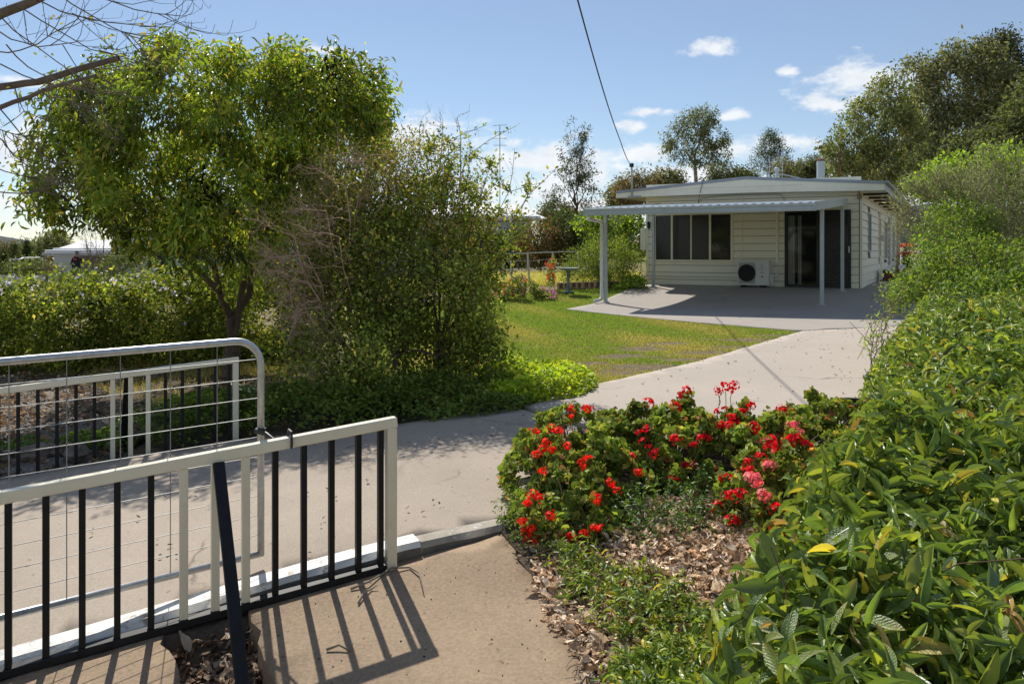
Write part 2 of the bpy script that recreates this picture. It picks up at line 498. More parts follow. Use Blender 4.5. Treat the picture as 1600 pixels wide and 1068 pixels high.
M_worn = dirtmat('worn_earth', (.13, .095, .065), (.19, .145, .10), (.25, .20, .14), 2.5, 45)
M_gravel = dirtmat('gravel', (.14, .12, .10), (.24, .21, .18), (.32, .28, .24), 1.5, 40)

# base ground to the horizon
ax = np.r_[-4000, -2000, -1000, -500, -250, np.arange(-130, -30, 10), np.arange(-30, 40, 1.0), np.arange(40, 141, 10), 250, 500, 1000, 2000, 4000]
ay = np.r_[-4000, -1500, -500, -200, -90, np.arange(-40, 0, 4), np.arange(0, 60, 1.0), np.arange(60, 141, 8), 250, 500, 1000, 2000, 4000]
gx, gy = np.meshgrid(ax, ay)
gz = G(np.clip(gx, -110, 90), np.clip(gy, -40, 130)) - .09
far = np.maximum(np.abs(gx), np.abs(gy))
gz = np.where(far > 145, -3.0, gz)
near_pit = (np.abs(gx) < 30) & (gy < 30)
nx, ny = len(ax), len(ay)
I = np.arange(nx * ny).reshape(ny, nx)
Fq = np.stack([I[:-1, :-1], I[:-1, 1:], I[1:, 1:], I[1:, :-1]], -1).reshape(-1, 4)
# lower the sheet near the footpath so the slabs and the washed-out pit sit above it
gz = np.where((gx > -9) & (gx < 1.6) & (gy < 4.1), np.minimum(gz, FP(gx, gy) - .22), gz)
ground = link('ground', np_mesh('ground', np.c_[gx.ravel(), gy.ravel(), gz.ravel()], Fq, M_ground, smooth=True))
tag(ground, kind='structure')

# driveway: crossing slab, main slab; patio slab
drive = empty('driveway'); tag(drive, kind='structure')
P_cross = [(-9, -.15), (-2.15, 3.38), (-.68, 4.16), (0, 4.5), (.9, 4.98), (1.3, 5.08), (.05, 7.25), (-1.0, 6.93), (-2.44, 6.93), (-9, 3.55)]
P_main = [(1.355, 5.115), (2.3, 5.9), (3.0, 6.8), (4.3, 9), (6.1, 12), (6.9, 13.5), (4.64, 12.78), (2.25, 9.65), (.85, 8.25), (.18, 7.36), (.11, 7.285)]
P_patio = [(4.62, 12.81), (6.92, 13.53), (8.2, 15.6), (10.2, 18.6), (12.0, 21), (19.6, 34.5), (22.5, 40), (26, 47), (22.5, 48), (19.0, 41), (17.2, 35.2), (16.5, 33.9), (9.34, 21.45), (4.08, 24.32), (1.2, 18.0)]
sheet('slab', P_cross, lambda x, y: G(x, y), .22, M_drive_near, drive, .14)
sheet('slab', P_main, lambda x, y: G(x, y) + .012, .22, M_drive, drive, .14, .008, 3)
patio = sheet('patio', P_patio, lambda x, y: G(x, y) + .008, .35, M_patio, None, .14); tag(patio, kind='structure')

# footpath outside the kerb, broken around a washed-out pit
path = empty('footpath'); tag(path, kind='structure')
def kerbline(t): return (-.630 + .8896 * t, 4.062 + .4567 * t)     # foot of the kerb, outer side
def gpath(px, py):   # point of the footpath plane seen at a pixel
    a = (px - 800) / FPX; b_ = (HOR - py) / FPX
    d = (_pc[0] - EYE) / (b_ - _pc[1] * a - _pc[2]); return (a * d, d)
def kerb_px(px):
    for t in np.arange(-3, 1, .005):
        x, y = kerbline(t)
        if x / y * FPX + 800 >= px: return (x, y)
ka, kd = kerbline(-8), kerbline(.66)
P_pr = [kd, (.06, 4.0), (.2, 3.55), (.36, 2.95), (.5, 2.2), (.7, 0), (.7, -2), (-.35, -2), (-.5, 1.8)] + [gpath(*c) for c in ((452, 1120), (428, 1068), (415, 1030), (402, 1004), (408, 985), (398, 968))] + [kerb_px(392)]
P_pl = [kerb_px(238)] + [gpath(*c) for c in ((252, 985), (262, 1002), (268, 1030), (278, 1068), (288, 1120))] + [(-1.05, 1.8), (-.9, -2), (-8, -2), ka]
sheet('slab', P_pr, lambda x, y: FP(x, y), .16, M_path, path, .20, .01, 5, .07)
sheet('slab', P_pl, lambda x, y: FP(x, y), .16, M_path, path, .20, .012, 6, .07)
P_pit = [kerb_px(200), kerb_px(430), gpath(450, 1030), (-.5, 1.8), (-.3, -1), (-1.1, -1), (-1.3, 2.0), gpath(230, 1020)]
def pit_z(x, y):
    kd_ = (y - 4.062) * .8896 - (x + .63) * .4567        # distance from the kerb face, negative outside
    return FP(x, y) - .02 - .12 * np.clip((-kd_ - .10) / .10, 0, 1) + .02 * np.sin(x * 31) * np.cos(y * 27) + np.clip((3.2 - y) * .3, 0, .10)
pit = sheet('pit_floor', P_pit, pit_z, .05, M_soil, None, 0, 0, 8, jitter=.007); tag(pit, kind='structure')

# lawn sheet, beds, gravel strip
P_lawn = [(.16, 7.36), (.83, 8.28), (2.23, 9.68), (4.6, 12.83), (1.2, 17.97), (2.3, 20.3), (3.7, 23.4), (2.9, 23.6), (.9, 22.5), (-1.2, 20.8), (-3.5, 18), (-4.2, 13.5), (-2.6, 10), (-1.0, 8.0)]
BARE = [(1.80, 11.2, .55, .50), (1.55, 10.4, .7, .35), (1.35, 9.35, .75, .55), (1.75, 9.4, .5, .35), (2.6, 10.5, .9, .3), (3.5, 11.9, .8, .35), (2.3, 9.9, .8, .22), (.95, 9.9, .4, .2), (2.2, 11.6, .5, .25), (4.1, 12.4, .5, .18), (3.0, 11.0, .7, .22)]
def bareness(x, y):
    v = np.zeros_like(x)
    for cx, cy, rx, ry in BARE: v = np.maximum(v, 1 - ((x - cx) / rx) ** 2 - ((y - cy) / ry) ** 2)
    return v + .45 * np.sin(x * 5.1 + 1.3 * y) * np.sin(y * 6.3 - x) + .25 * np.sin(x * 13) * np.sin(y * 11)
lawn = sheet('lawn', P_lawn, lambda x, y: G(x, y) - .012, .15, M_lawn, None, .05, .012, 9, .12); tag(lawn, kind='structure')
_co = np.empty(len(lawn.data.vertices) * 3, np.float32); lawn.data.vertices.foreach_get('co', _co); _co = _co.reshape(-1, 3)
_at = lawn.data.attributes.new('bare', 'FLOAT', 'POINT'); _at.data.foreach_set('value', np.clip(bareness(_co[:, 0].astype(float), _co[:, 1].astype(float)) * 1.3 - .15, 0, 1).astype(np.float32))
_nt = M_lawn.node_tree; _b = _nt.nodes['Principled BSDF']; _src = _b.inputs['Base Color'].links[0].from_socket
_an = _nt.nodes.new('ShaderNodeAttribute'); _an.attribute_name = 'bare'
_er = ramp(_nt, noise(_nt, 14, 6, .7), [(.3, (.12, .085, .055)), (.5, (.19, .145, .10)), (.7, (.30, .24, .17))])
_mx = mixc(_nt, 0.0, _src, _er); _nt.links.new(_an.outputs['Fac'], _mx.node.inputs['Factor']); _nt.links.new(_mx, _b.inputs['Base Color'])
def bed_z(x, y):
    e = np.clip(x - (.36 - (y - 2.95) * .33), 0, .6)
    return np.maximum(FP(x, y) + .002 + .10 * e, (G(x, y) - .05) * np.clip(e * 2, 0, 1) + (FP(x, y) + .002) * (1 - np.clip(e * 2, 0, 1)))
P_bedr = [kerbline(.64), (.02, 4.52), (.9, 5.0), (1.3, 5.06), (2.3, 5.88), (3.0, 6.78), (4.3, 8.98), (6.1, 11.98), (8.2, 15.55), (10.2, 18.5), (16, 17), (14, 8), (8, 1), (4, -1), (.68, -1), (.5, 2.2), (.34, 2.95), (.17, 3.6), (.03, 4.02)]
bedr = sheet('garden_bed', P_bedr, lambda x, y: np.where(y < 4.6, bed_z(x, y), G(x, y) + .02), .2, M_soil, None, .06, .015, 11, .1, jitter=.012)
tag(bedr, kind='structure')
P_bedl = [(.05, 7.30), (-1.0, 6.97), (-2.44, 6.97), (-3.3, 6.55), (-3.4, 7.6), (-5.2, 9.6), (-4.6, 11.2), (-2.8, 10.6), (-1.0, 8.3), (.15, 7.5)]
bedl = sheet('shrub_bed', P_bedl, lambda x, y: G(x, y) - .03, .25, M_soil, None, .05, .01, 12, .12, jitter=.015); tag(bedl, kind='structure')
P_grav = [(-3.35, 6.6), (-9, 3.7), (-16, 5), (-16, 12.5), (-5.0, 11.5), (-5.3, 9.6), (-3.5, 7.7)]
grav = sheet('gravel_strip', P_grav, lambda x, y: G(x, y) - .045, .3, M_gravel, None, .03, .01, 13, .2, jitter=.015); tag(grav, kind='structure')
# bare hills far off to the left
hx = np.linspace(-1500, 600, 90); hv = []; hf = []
rgh = np.random.default_rng(5)
hh = (10 + 7 * np.sin(hx / 170) + 6 * np.sin(hx / 61 + 1) + 2.2 * np.sin(hx / 19) + rgh.normal(size=90) * .7) * np.clip((-hx - 150) / 250, .12, 1)
for i, (x_, h_) in enumerate(zip(hx, hh)):
    hv += [(x_, 900, -6), (x_, 960, max(4, h_ * .55)), (x_, 1050, max(6, h_)), (x_, 1300, -6)]
for i in range(89):
    for k in range(3): hf.append((i * 4 + k, (i + 1) * 4 + k, (i + 1) * 4 + k + 1, i * 4 + k + 1))
M_hill = dirtmat('hill_scrub', (.05, .07, .075), (.075, .095, .10), (.10, .115, .12), .02, .2)
hills = link('hills', np_mesh('hills', np.array(hv), np.array(hf), M_hill, smooth=True)); tag(hills, kind='structure')

# kerb: white painted edge of the crossing
M_curb_dark = paint('concrete_edge', (.16, .15, .135), .9, var=.3, scale=14, bumps=.5)
kerb = empty('kerb', (-.6, 4.1, 0)); tag(kerb, kind='structure')
def kerb_piece(t0, t1, mat, wid=.125, n=14, top=.014):
    mb = MB(); rows = []
    for i in range(n + 1):
        t = t0 + (t1 - t0) * i / n
        ox, oy = kerbline(t); nx_, ny_ = -.4567, .8896
        ix, iy = ox + nx_ * wid, oy + ny_ * wid
        zt = g(ix, iy) + top; zb = min(float(FP(ox, oy)) - .25, zt - .2)
        wv = .006 * math.sin(t * 9) + .004 * math.sin(t * 23)
        rows.append([(ox + .6, oy - 4.1, zb), (ox + nx_ * wv + .6, oy + ny_ * wv - 4.1, zt - .03), (ox + nx_ * .025 + .6, oy + ny_ * .025 - 4.1, zt - .004), (ix + .6, iy - 4.1, zt), (ix + .6, iy - 4.1, zb)])
    mb2 = MB()
    for i in range(n):
        for k in range(4): (mb2 if k == 0 else mb).quad(rows[i][k], rows[i + 1][k], rows[i + 1][k + 1], rows[i][k + 1])
    mb.quad(*rows[0]); mb.quad(*rows[-1])
    o = mb.build('kerb_stone', mat, kerb)
    mb2.build('bare_face', M_curb_dark, o)
    return o
M_kerb_bare = paint('bare_kerb', (.40, .35, .28), .85, var=.25, scale=10, dirt=((.72, .71, .68), 12, .56), bumps=.4)
kerb_piece(-8, -2.4, M_white_kerb); kerb_piece(-2.39, .18, M_white_kerb, n=30); kerb_piece(.187, .72, M_kerb_bare, .11, 14, .006)
# ------------------------------------------------------------------ balustrades beside the crossing
FD = Vector((.8896, .4567, 0)); FN = Vector((-.4567, .8896, 0))
def balustrade(name, label, end, zslope, h, nbars, cream, brace_at, brace_foot):
    """end = foot of the right-hand end post; runs left along -FD, following the slope"""
    root = empty(name, end)
    tag(root, label, 'balustrade', 'steel balustrades either side of the driveway crossing')
    def at(s, z): return Vector((-FD.x * s, -FD.y * s, -zslope * s + z))
    sp = .1335; L = nbars * sp + .06
    MB().bar(at(-.027, h - .022), at(L, h - .022), .052, .05).build('top_rail', M_rail, root, .004)
    MB().bar(at(.03, .025), at(L, .025), .055, .035).build('bottom_rail', M_black, root, .003)
    MB().bar(at(0, .0), at(0, h - .048), .05, .052, FN).build('end_post', M_rail, root, .004)
    bk = MB().bar((0, 0, .043), (0, 0, h - .048), .026, .032, FN)
    b0 = bk.build('bar', M_black, root); b0.location = at(.055, 0)
    ck = MB().bar((0, 0, .043), (0, 0, h - .048), .036, .036, FN)
    c0 = None
    for i in range(1, nbars):
        if i in cream:
            if c0 is None: o = c0 = ck.build('cream_bar', M_rail, root, .003)
            else: o = c0.copy(); COL.objects.link(o)
        else: o = b0.copy(); COL.objects.link(o)
        o.parent = root; o.location = at(.055 + i * sp - .02, 0)
    a = at(brace_at, h - .06); f = Vector(brace_foot) - Vector(end)
    MB().bar(a + Vector((0, 0, .01)) + (f - a).normalized() * .0 + Vector((FN.x, FN.y, 0)) * (-.03 if f.dot(FN) < 0 else .03), f, .05, .03, FN).build('brace', M_black, root, .003)
    return root
balustrade('balustrade', 'cream and black steel balustrade nearest the camera, casting bar shadows on the brown path', (-.61, 4.03, -.012), .086, .765, 24, (5, 6, 7), .825, (-1.0, 3.0, -.14))
fe = (-2.44, 7.06, -.11)
balustrade('balustrade', 'cream and black steel balustrade across the driveway, seen through the mesh gate', fe, .075, .76, 24, (5, 6, 7), .86, (-3.45, 7.1, -.2))

# ------------------------------------------------------------------ mesh farm gate, folded back
gA = Vector((-1.262, 4.02, .075)); gB = Vector((-2.15, 3.36, .055))   # free end foot, point at the frame edge
gd = (gB - gA); gl = gd.length; gd /= gl
gate = empty('gate', gA)
tag(gate, 'galvanised tube gate filled with square wire mesh, folded back against the near balustrade', 'gate')
GH = 1.075; GL = 2.9
def gp(s, z): return Vector((gd.x * s, gd.y * s, gd.z * s + z + .0))
rr = .13
pts = [gp(0, 0), gp(0, GH - rr)] + [gp(rr - rr * math.cos(t), GH - rr + rr * math.sin(t)) for t in np.linspace(.25, math.pi / 2, 7)] + [gp(s, GH) for s in np.linspace(rr + .1, GL - rr, 6)]
MB().tube(pts, .0175, 12).build('top_tube', M_galv, gate, smooth=True)
MB().tube([gp(-.012, .0), gp(GL, .0)], .016, 12).build('bottom_tube', M_galv, gate, smooth=True)
MB().tube([gp(GL - rr, GH), gp(GL, GH - rr), gp(GL, -.02)], .0175, 12).build('hinge_tube', M_galv, gate, smooth=True)
for i in range(1, 11):
    z = GH * i / 11
    MB().tube([gp(.01, z), gp(GL - .01, z)], .0022, 5).build('mesh_wire', M_wire, gate)
wv = MB().tube([(0, 0, 0), (0, 0, GH)], .0022, 5).build('mesh_wire', M_wire, gate); wv.location = gp(.215, .0)
for i in range(2, 14):
    o = wv.copy(); COL.objects.link(o); o.parent = gate; o.location = gp(.215 * i, 0)
# rubber strap that ties it
sa = gA + gp(0, .62) ; fb = Vector((-.61, 4.03, -.012)) - FD * .50 + Vector((0, 0, .765 - .05))
strap = empty('rubber_strap', sa)
tag(strap, 'black rubber strap tying the mesh gate to the top rail of the near balustrade', 'strap')
e_ = fb - sa
MB().tube([(-.02, -.02, 0), e_ * .2 + Vector((0, 0, -.012)), e_ * .5 + Vector((0, 0, -.03)), e_ * .8 + Vector((0, 0, -.012)), e_ + Vector((0, 0, .03))], [.014, .011, .006, .006, .007], 8).build('cord', M_cable, strap, smooth=True)
MB().lathe([(.019, -.012), (.026, -.01), (.026, .01), (.019, .012)], 14).build('loop', M_cable, strap)
lp = MB()
c0 = e_ + Vector((0, 0, 0))
for u0, u1 in (((-.034, .03), (.034, .03)), ((.034, .03), (.034, -.03)), ((.034, -.03), (-.034, -.03)), ((-.034, -.03), (-.034, .03))):
    lp.bar(c0 + FN * u0[0] + Vector((0, 0, u0[1] )), c0 + FN * u1[0] + Vector((0, 0, u1[1])), .022, .008, FD)
lp.build('rail_loop', M_cable, strap)

# ------------------------------------------------------------------ the house
HR = R(-28.8); HO = Vector((4.08, 24.3, .57))
def H(x, y, z=0):
    c, s = math.cos(HR), math.sin(HR)
    return Vector((HO.x + c * x - s * y, HO.y + s * x + c * y, HO.z + z))
house = empty('house', HO, HR)
tag(house, 'low cream weatherboard house with a shallow gable and grey roof edge', 'house')
HW, HL, HT = 6.0, 15.4, 2.62
wall = empty('wall', (0, 0, 0), 0, house)
WIN = (.26, 2.59, .69, 2.10); DOOR = (4.05, 5.745, -.02, 2.10)
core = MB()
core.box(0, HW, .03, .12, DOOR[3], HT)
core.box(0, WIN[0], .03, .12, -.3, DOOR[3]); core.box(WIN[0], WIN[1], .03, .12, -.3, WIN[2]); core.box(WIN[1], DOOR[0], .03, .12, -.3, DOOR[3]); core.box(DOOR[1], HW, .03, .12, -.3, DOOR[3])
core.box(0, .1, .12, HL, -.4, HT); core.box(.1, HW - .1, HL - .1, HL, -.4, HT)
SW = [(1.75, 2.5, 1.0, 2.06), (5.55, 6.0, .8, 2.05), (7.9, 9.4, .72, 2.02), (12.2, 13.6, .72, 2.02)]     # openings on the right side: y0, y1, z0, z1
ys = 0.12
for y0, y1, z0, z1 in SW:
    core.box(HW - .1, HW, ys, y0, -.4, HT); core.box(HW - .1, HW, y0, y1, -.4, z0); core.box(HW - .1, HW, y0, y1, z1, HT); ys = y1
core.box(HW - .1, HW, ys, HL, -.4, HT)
core.build('wall_core', paint('gap_shade', (.10, .09, .075), .9), wall)  # core coloured dark so the board gaps show as painted shadow lines
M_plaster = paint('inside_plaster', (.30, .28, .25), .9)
MB().box(.12, HW - .12, 3.2, 3.25, -.1, 2.55).build('inner_partition', M_plaster, house)
MB().box(.1, HW - .1, .12, HL, -.12, -.06).build('inner_floor', M_wood_brown, house)
MB().box(.1, HW - .1, .12, HL, 2.5, 2.55).build('inner_ceiling', M_plaster, house)
# weatherboards: one unit mesh, scaled
ub = MB(); ub.v = [(0, -.008, 0), (1, -.008, 0), (1, .03, 0), (0, .03, 0), (0, .014, 1), (1, .014, 1), (1, .03, 1), (0, .03, 1)]
ub.f = [(0, 3, 2, 1), (4, 5, 6, 7), (0, 1, 5, 4), (1, 2, 6, 5), (2, 3, 7, 6), (3, 0, 4, 7)]
board0 = None
def board(x0, x1, z0, h, side=False):
    global board0
    if x1 - x0 < .04: return
    if board0 is None: o = board0 = ub.build('board', M_cream, wall)
    else: o = bpy.data.objects.new('board', board0.data); COL.objects.link(o); o.parent = wall
    o.scale = (x1 - x0, 1, h - .013)
    if side: o.location = (HW + .03, x0, z0); o.rotation_euler = (0, 0, R(90))
    else: o.location = (x0, 0, z0)
def cuts(a, b, z0, z1, holes):
    seg = [(a, b)]
    for x0, x1, h0, h1 in holes:
        if z1 > h0 + .01 and z0 < h1 - .01:
            ns = []
            for p, q in seg:
                if x0 > p: ns.append((p, min(q, x0)))
                if x1 < q: ns.append((max(p, x1), q))
            seg = [s for s in ns if s[1] - s[0] > .03]
    return seg
BH = .212
for i in range(13):
    z0 = -.06 + i * BH
    if z0 + BH > HT + .08: break
    lv = [z0] + [zc for zc in (WIN[2] - .02, WIN[3] + .02, DOOR[3] + .01) if z0 + .02 < zc < z0 + BH - .02] + [z0 + BH]
    for za, zb_ in zip(lv[:-1], lv[1:]):
        for a, b in cuts(.05, HW - .05, za, zb_, [(WIN[0], WIN[1], WIN[2] - .02, WIN[3] + .02), (DOOR[0], DOOR[1], DOOR[2], DOOR[3] + .01)]):
            full = zb_ - za if zb_ >= z0 + BH - .001 else zb_ - za + .013
            if a < 2.85 < b and z0 > .3: board(a, 2.85, za, full); board(2.856, b, za, full)
            else: board(a, b, za, full)
    for a, b in cuts(.06, HL, z0, z0 + BH, [(s0 - .06, s1 + .06, s2 - .05, s3 + .05) for s0, s1, s2, s3 in SW]):
        for j in np.arange(a, b, 3.1):
            board(float(j), min(b, float(j) + 3.095), z0, BH, True)
for x, y in ((.025, .015), (HW + .004, .010)):
    MB().box(x - .03, x + .03, y - .03, y + .03, -.06, HT).build('corner_trim', M_cream, wall)
MB().box(HW + .004, HW + .06, 6.3, 6.42, -.06, 2.3).build('corner_trim', M_cream, wall)
MB().box(HW + .0, HW + .16, HL - .2, HL, -.2, 2.5).build('corner_trim', paint('buff_paint', (.62, .52, .30), .6), wall)
MB().box(HW + .005, HW + .035, .1, HL, -.13, -.065).build('base_flashing', M_zinc, wall)
MB().box(HW - .05, HW - .02, .05, HL, -.6, -.13).build('plinth', M_soffit, wall)
MB().box(2.84, 2.87, -.016, .0, .7, 2.5).build('cover_strip', M_cream, wall)
MB().box(3.80, 3.87, -.045, .0, .62, 2.15).build('pipe_duct', M_cream, wall, .006)
MB().bar((.0, -.02, .235), (2.8, -.02, .235), .022).build('conduit', M_blue_grey, wall)
MB().tube([(1.6, -.01, 2.42), (1.72, -.02, 2.54), (2.2, -.03, 2.585), (2.8, -.03, 2.6), (3.9, -.03, 2.58), (4.02, -.02, 2.5), (4.03, -.01, 2.36)], .012, 6).build('loose_cable', M_blue_grey, wall, smooth=True)

def glass(name, dark, spec=.5, alpha=.5, rough=.03, body=(.012, .014, .016)):
    m, nt, b = newmat(name)
    tr = nt.nodes.new('ShaderNodeBsdfTransparent'); tr.inputs[0].default_value = (*dark, 1)
    b.inputs['Base Color'].default_value = (*body, 1); b.inputs['Roughness'].default_value = rough; b.inputs['Specular IOR Level'].default_value = spec
    mx = nt.nodes.new('ShaderNodeMixShader'); mx.inputs[0].default_value = alpha
    nt.links.new(b.outputs[0], mx.inputs[1]); nt.links.new(tr.outputs[0], mx.inputs[2]); nt.links.new(mx.outputs[0], nt.nodes['Material Output'].inputs[0])
    return m
M_glass = glass('window_glass', (.93, .95, .94), .9, .74)
M_screen = glass('insect_screen', (.45, .45, .46), .4, .35, .16, (.075, .075, .078))
M_curtain = paint('curtain_cloth', (.82, .82, .80), .9, var=.08)
# front window: four panes
win = empty('window', (0, 0, 0), 0, house)
x0, x1, z0, z1 = WIN
fr = MB(); t = .045
fr.box(x0 - .02, x1 + .02, -.025, .05, z1 - t, z1 + .02); fr.box(x0 - .02, x1 + .02, -.035, .05, z0 - .02, z0 + t)
fr.box(x0 - .02, x0 + t, -.024, .05, z0 + t, z1 - t); fr.box(x1 - t, x1 + .02, -.024, .05, z0 + t, z1 - t)
mull = [.80, 1.385, 1.945]
for i, mx_ in enumerate(mull):
    w_ = .03 if i != 1 else .02
    fr.box(mx_ - w_, mx_ + w_, -.022, .045, z0 + t, z1 - t)
fr.build('window_frame', M_rail, win, .003)
ed = [x0 + t] + mull + [x1 - t]
for i in range(4):
    MB().box(ed[i] + .021, ed[i + 1] - .021, .008, .014, z0 + t + .001, z1 - t - .001).build('pane', M_screen if i < 3 else M_glass, win)
MB().box(x0, x1, .2, .22, z0 - .1, z1).build('blind', paint('dark_blind', (.16, .15, .14), .9), win)
# sliding door, security screen on the right leaf
door = empty('sliding_door', (0, 0, 0), 0, house)
M_black_al = paint('black_aluminium', (.010, .011, .014), .35, var=.2)
x0, x1, z0, z1 = DOOR; xm = 4.93
d_ = MB(); t = .06
d_.box(x0 - .01, x1 + .01, -.03, .08, z1 - t, z1 + .01); d_.box(x0 - .01, x1 + .01, -.03, .08, z0, z0 + .09)
d_.box(x0 - .01, x0 + t, -.029, .08, z0 + .09, z1 - t); d_.box(x1 - t, x1 + .01, -.029, .08, z0 + .09, z1 - t); d_.box(xm - .05, xm + .05, -.028, .08, z0 + .09, z1 - t)
d_.build('door_frame', M_black_al, door, .003)
MB().box(x0 + t + .001, xm - .051, .03, .036, z0 + .091, z1 - t - .001).build('pane', M_glass, door)
MB().box(xm + .051, x1 - t - .001, .03, .036, z0 + .091, z1 - t - .001).build('pane', M_glass, door)
gr = MB()
sx0, sx1, sz0, sz1 = xm + .05, x1 - t, z0 + .09, z1 - t
MB().box(sx0, sx1, -.004, -.001, sz0, sz1).build('insect_screen', M_screen, door)
k = -.0
step = .115
c_ = sx0 - (sz1 - sz0)
while c_ < sx1:
    for sgn in (1, -1):
        p = []
        for zz in (sz0, sz1):
            xx = c_ + (zz - sz0) if sgn == 1 else c_ + (sz1 - zz)
            p.append((xx, zz))
        (xa, za), (xb, zb) = p
        def clipx(xa, za, xb, zb):
            pts_ = []
            for X, Z in ((xa, za), (xb, zb)):
                if X < sx0: Z = za + (zb - za) * (sx0 - xa) / (xb - xa); X = sx0
                if X > sx1: Z = za + (zb - za) * (sx1 - xa) / (xb - xa); X = sx1
                pts_.append((X, Z))
            return pts_
        (X0, Z0), (X1, Z1) = clipx(xa, za, xb, zb)
        if abs(X1 - X0) > .02: gr.bar((X0, -.012 - .003 * sgn, Z0), (X1, -.012 - .003 * sgn, Z1), .008, .006, (0, 1, 0))
    c_ += step
gr.box(sx0, sx1, -.024, -.006, 1.02, 1.07); gr.box(sx0, sx1, -.024, -.006, .72, .75)
gr.build('security_grille', M_black_al, door)
MB().box(x1 - .05, x1 - .02, -.06, -.02, .95, 1.12).build('handle', M_zinc, door)
cu = MB()
for i in range(5): cu.box(x0 + .075 + i * .035, x0 + .105 + i * .035, .05 + .02 * (i % 2), .06 + .02 * (i % 2), .05, 1.98)
for i in range(2): cu.box(x0 + .34 + i * .05, x0 + .375 + i * .05, .05, .06, .05, 1.98)
cu.build('vertical_blind', M_curtain, door)
MB().box(x0, x1, .06, .2, -.06, -.021).build('threshold', paint('timber_sill', (.34, .24, .15), .8), door)
# windows along the right side
for k, (y0, y1, z0, z1) in enumerate(SW):
    w = empty('window', (HW, 0, 0), 0, house); f = MB(); t = .05
    f.box(-.03, .055, y0 - .06, y1 + .06, z1, z1 + .05); f.box(-.03, .075, y0 - .06, y1 + .06, z0 - .05, z0); f.box(-.03, .055, y0 - .06, y0, z0, z1); f.box(-.03, .055, y1, y1 + .06, z0, z1)
    if k != 1: f.box(-.02, .05, (y0 + y1) / 2 - .025, (y0 + y1) / 2 + .025, z0, z1)
    f.build('window_frame', M_blue_grey if k == 0 else M_rail, w)
    if k == 1: MB().box(.005, .02, y0, y1, z0, z1).build('pane', M_glass, w)
    else:
        ym = (y0 + y1) / 2
        MB().box(.005, .012, y0, ym - .026, z0, z1).build('pane', M_glass, w); MB().box(.005, .012, ym + .026, y1, z0, z1).build('pane', M_glass, w)
# louvre shutter panel, lanterns, flood lamp, soffit beams
MB().box(HW + .04, HW + .08, 10.2, 10.75, .45, 2.25).build('shutter', M_blue_grey, wall)
def lantern(x, y, z, facing):
    l = empty('wall_lantern', (x, y, z), facing, house)
    MB().tube([(0, .0, -.05), (0, -.1, -.02), (0, -.14, .06), (0, -.12, .1)], .012, 6).build('bracket', M_blue_grey if facing else M_black_al, l)
    MB().lathe([(.015, .10), (.06, .06), (.065, .03), (.055, .02), (.05, -.09), (.035, -.11), (.015, -.13)], 8, (0, -.13, 0)).build('lamp_body', paint('frosted_lamp', (.6, .6, .58), .3) if facing else M_black_al, l)
lantern(.13, -.02, 1.78, 0)
lantern(HW + .05, 5.2, 1.42, R(90)); lantern(HW + .05, 11.6, 1.3, R(90))
MB().box(5.92, 6.03, -.16, -.04, 2.38, 2.52).build('flood_lamp', paint('old_timber', (.36, .24, .13), .8), house, .01)
MB().box(-.20, -.03, .02, .34, 1.02, 1.68).build('meter_box', M_cream, house, .006)
# roof: shallow gable, barge boards, flashing, side fascia, soffits
roof = empty('roof', (0, 0, 0), 0, house)
PK = 3.05; XL, XR = -.80, 6.60; YF = -.45; ZE, ZP = 2.78, 3.05
rs = MB()
rs.quad((XL, YF, ZE), (PK, YF, ZP), (PK, HL + .4, ZP), (XL, HL + .4, ZE)); rs.quad((PK, YF, ZP), (XR, YF, ZE), (XR, HL + .4, ZE), (PK, HL + .4, ZP))
rs.quad((XL, YF, ZE - .05), (PK, YF, ZP - .05), (PK, HL + .4, ZP - .05), (XL, HL + .4, ZE - .05)); rs.quad((PK, YF, ZP - .05), (XR, YF, ZE - .05), (XR, HL + .4, ZE - .05), (PK, HL + .4, ZP - .05))
rs.build('roof_sheet', M_zinc, roof)
for a, za, b, zb in ((XL, ZE, PK, ZP), (PK, ZP, XR, ZE)):
    # lower edge nearly level on the left, so the barge tapers
    lo_a, lo_b = (ZE - .185, ZE - .15) if a == XL else (ZE - .15, ZE - .215)
    mb = MB(); mb.prism([(a, lo_a), (b, lo_b), (b, zb - .035), (a, za - .035)], YF - .022, YF); mb.build('barge_board', M_cream, roof)
    mb = MB(); mb.prism([(a, za - .055), (b, zb - .055), (b, zb + .03), (a, za + .03)], YF - .036, YF - .0225); mb.build('barge_flashing', M_grey_roof, roof)
mb = MB(); mb.prism([(1.2, ZE + .01), (4.6, ZE + .0), (4.6, ZE + .013), (1.2, ZE + .023)], YF - .026, YF - .0221); mb.build('joint_bead', M_soffit, roof)
MB().box(XR - .02, XR, YF - .02, HL + .4, ZE - .19, ZE + .02).build('side_fascia', M_blue_grey, roof)
MB().box(XL, XL + .02, YF - .02, HL + .4, ZE - .19, ZE + .02).build('side_fascia', M_blue_grey, roof)
MB().box(XR - .03, XR + .1, YF - .01, HL + .4, ZE - .02, ZE + .035).build('gutter', M_grey_roof, roof)
sf = MB(); sf.box(XL + .02, 0, YF, HL, ZE - .16, ZE - .14); sf.box(HW, XR - .02, YF, HL, ZE - .16, ZE - .14); sf.box(0, HW, YF, .03, ZE - .165, ZE - .145); sf.build('soffit', M_soffit, roof)
MB().box(0, HW, .0, .1, HT - .02, ZP - .06).build('gable_infill', M_cream, roof)
for y in (.25, 1.9, 3.6, 5.4, 7.4, 9.6):
    MB().bar((HW + .02, y, ZE - .26), (XR + .05, y, ZE - .26), .05, .06).build('awning_beam', M_dark, roof)
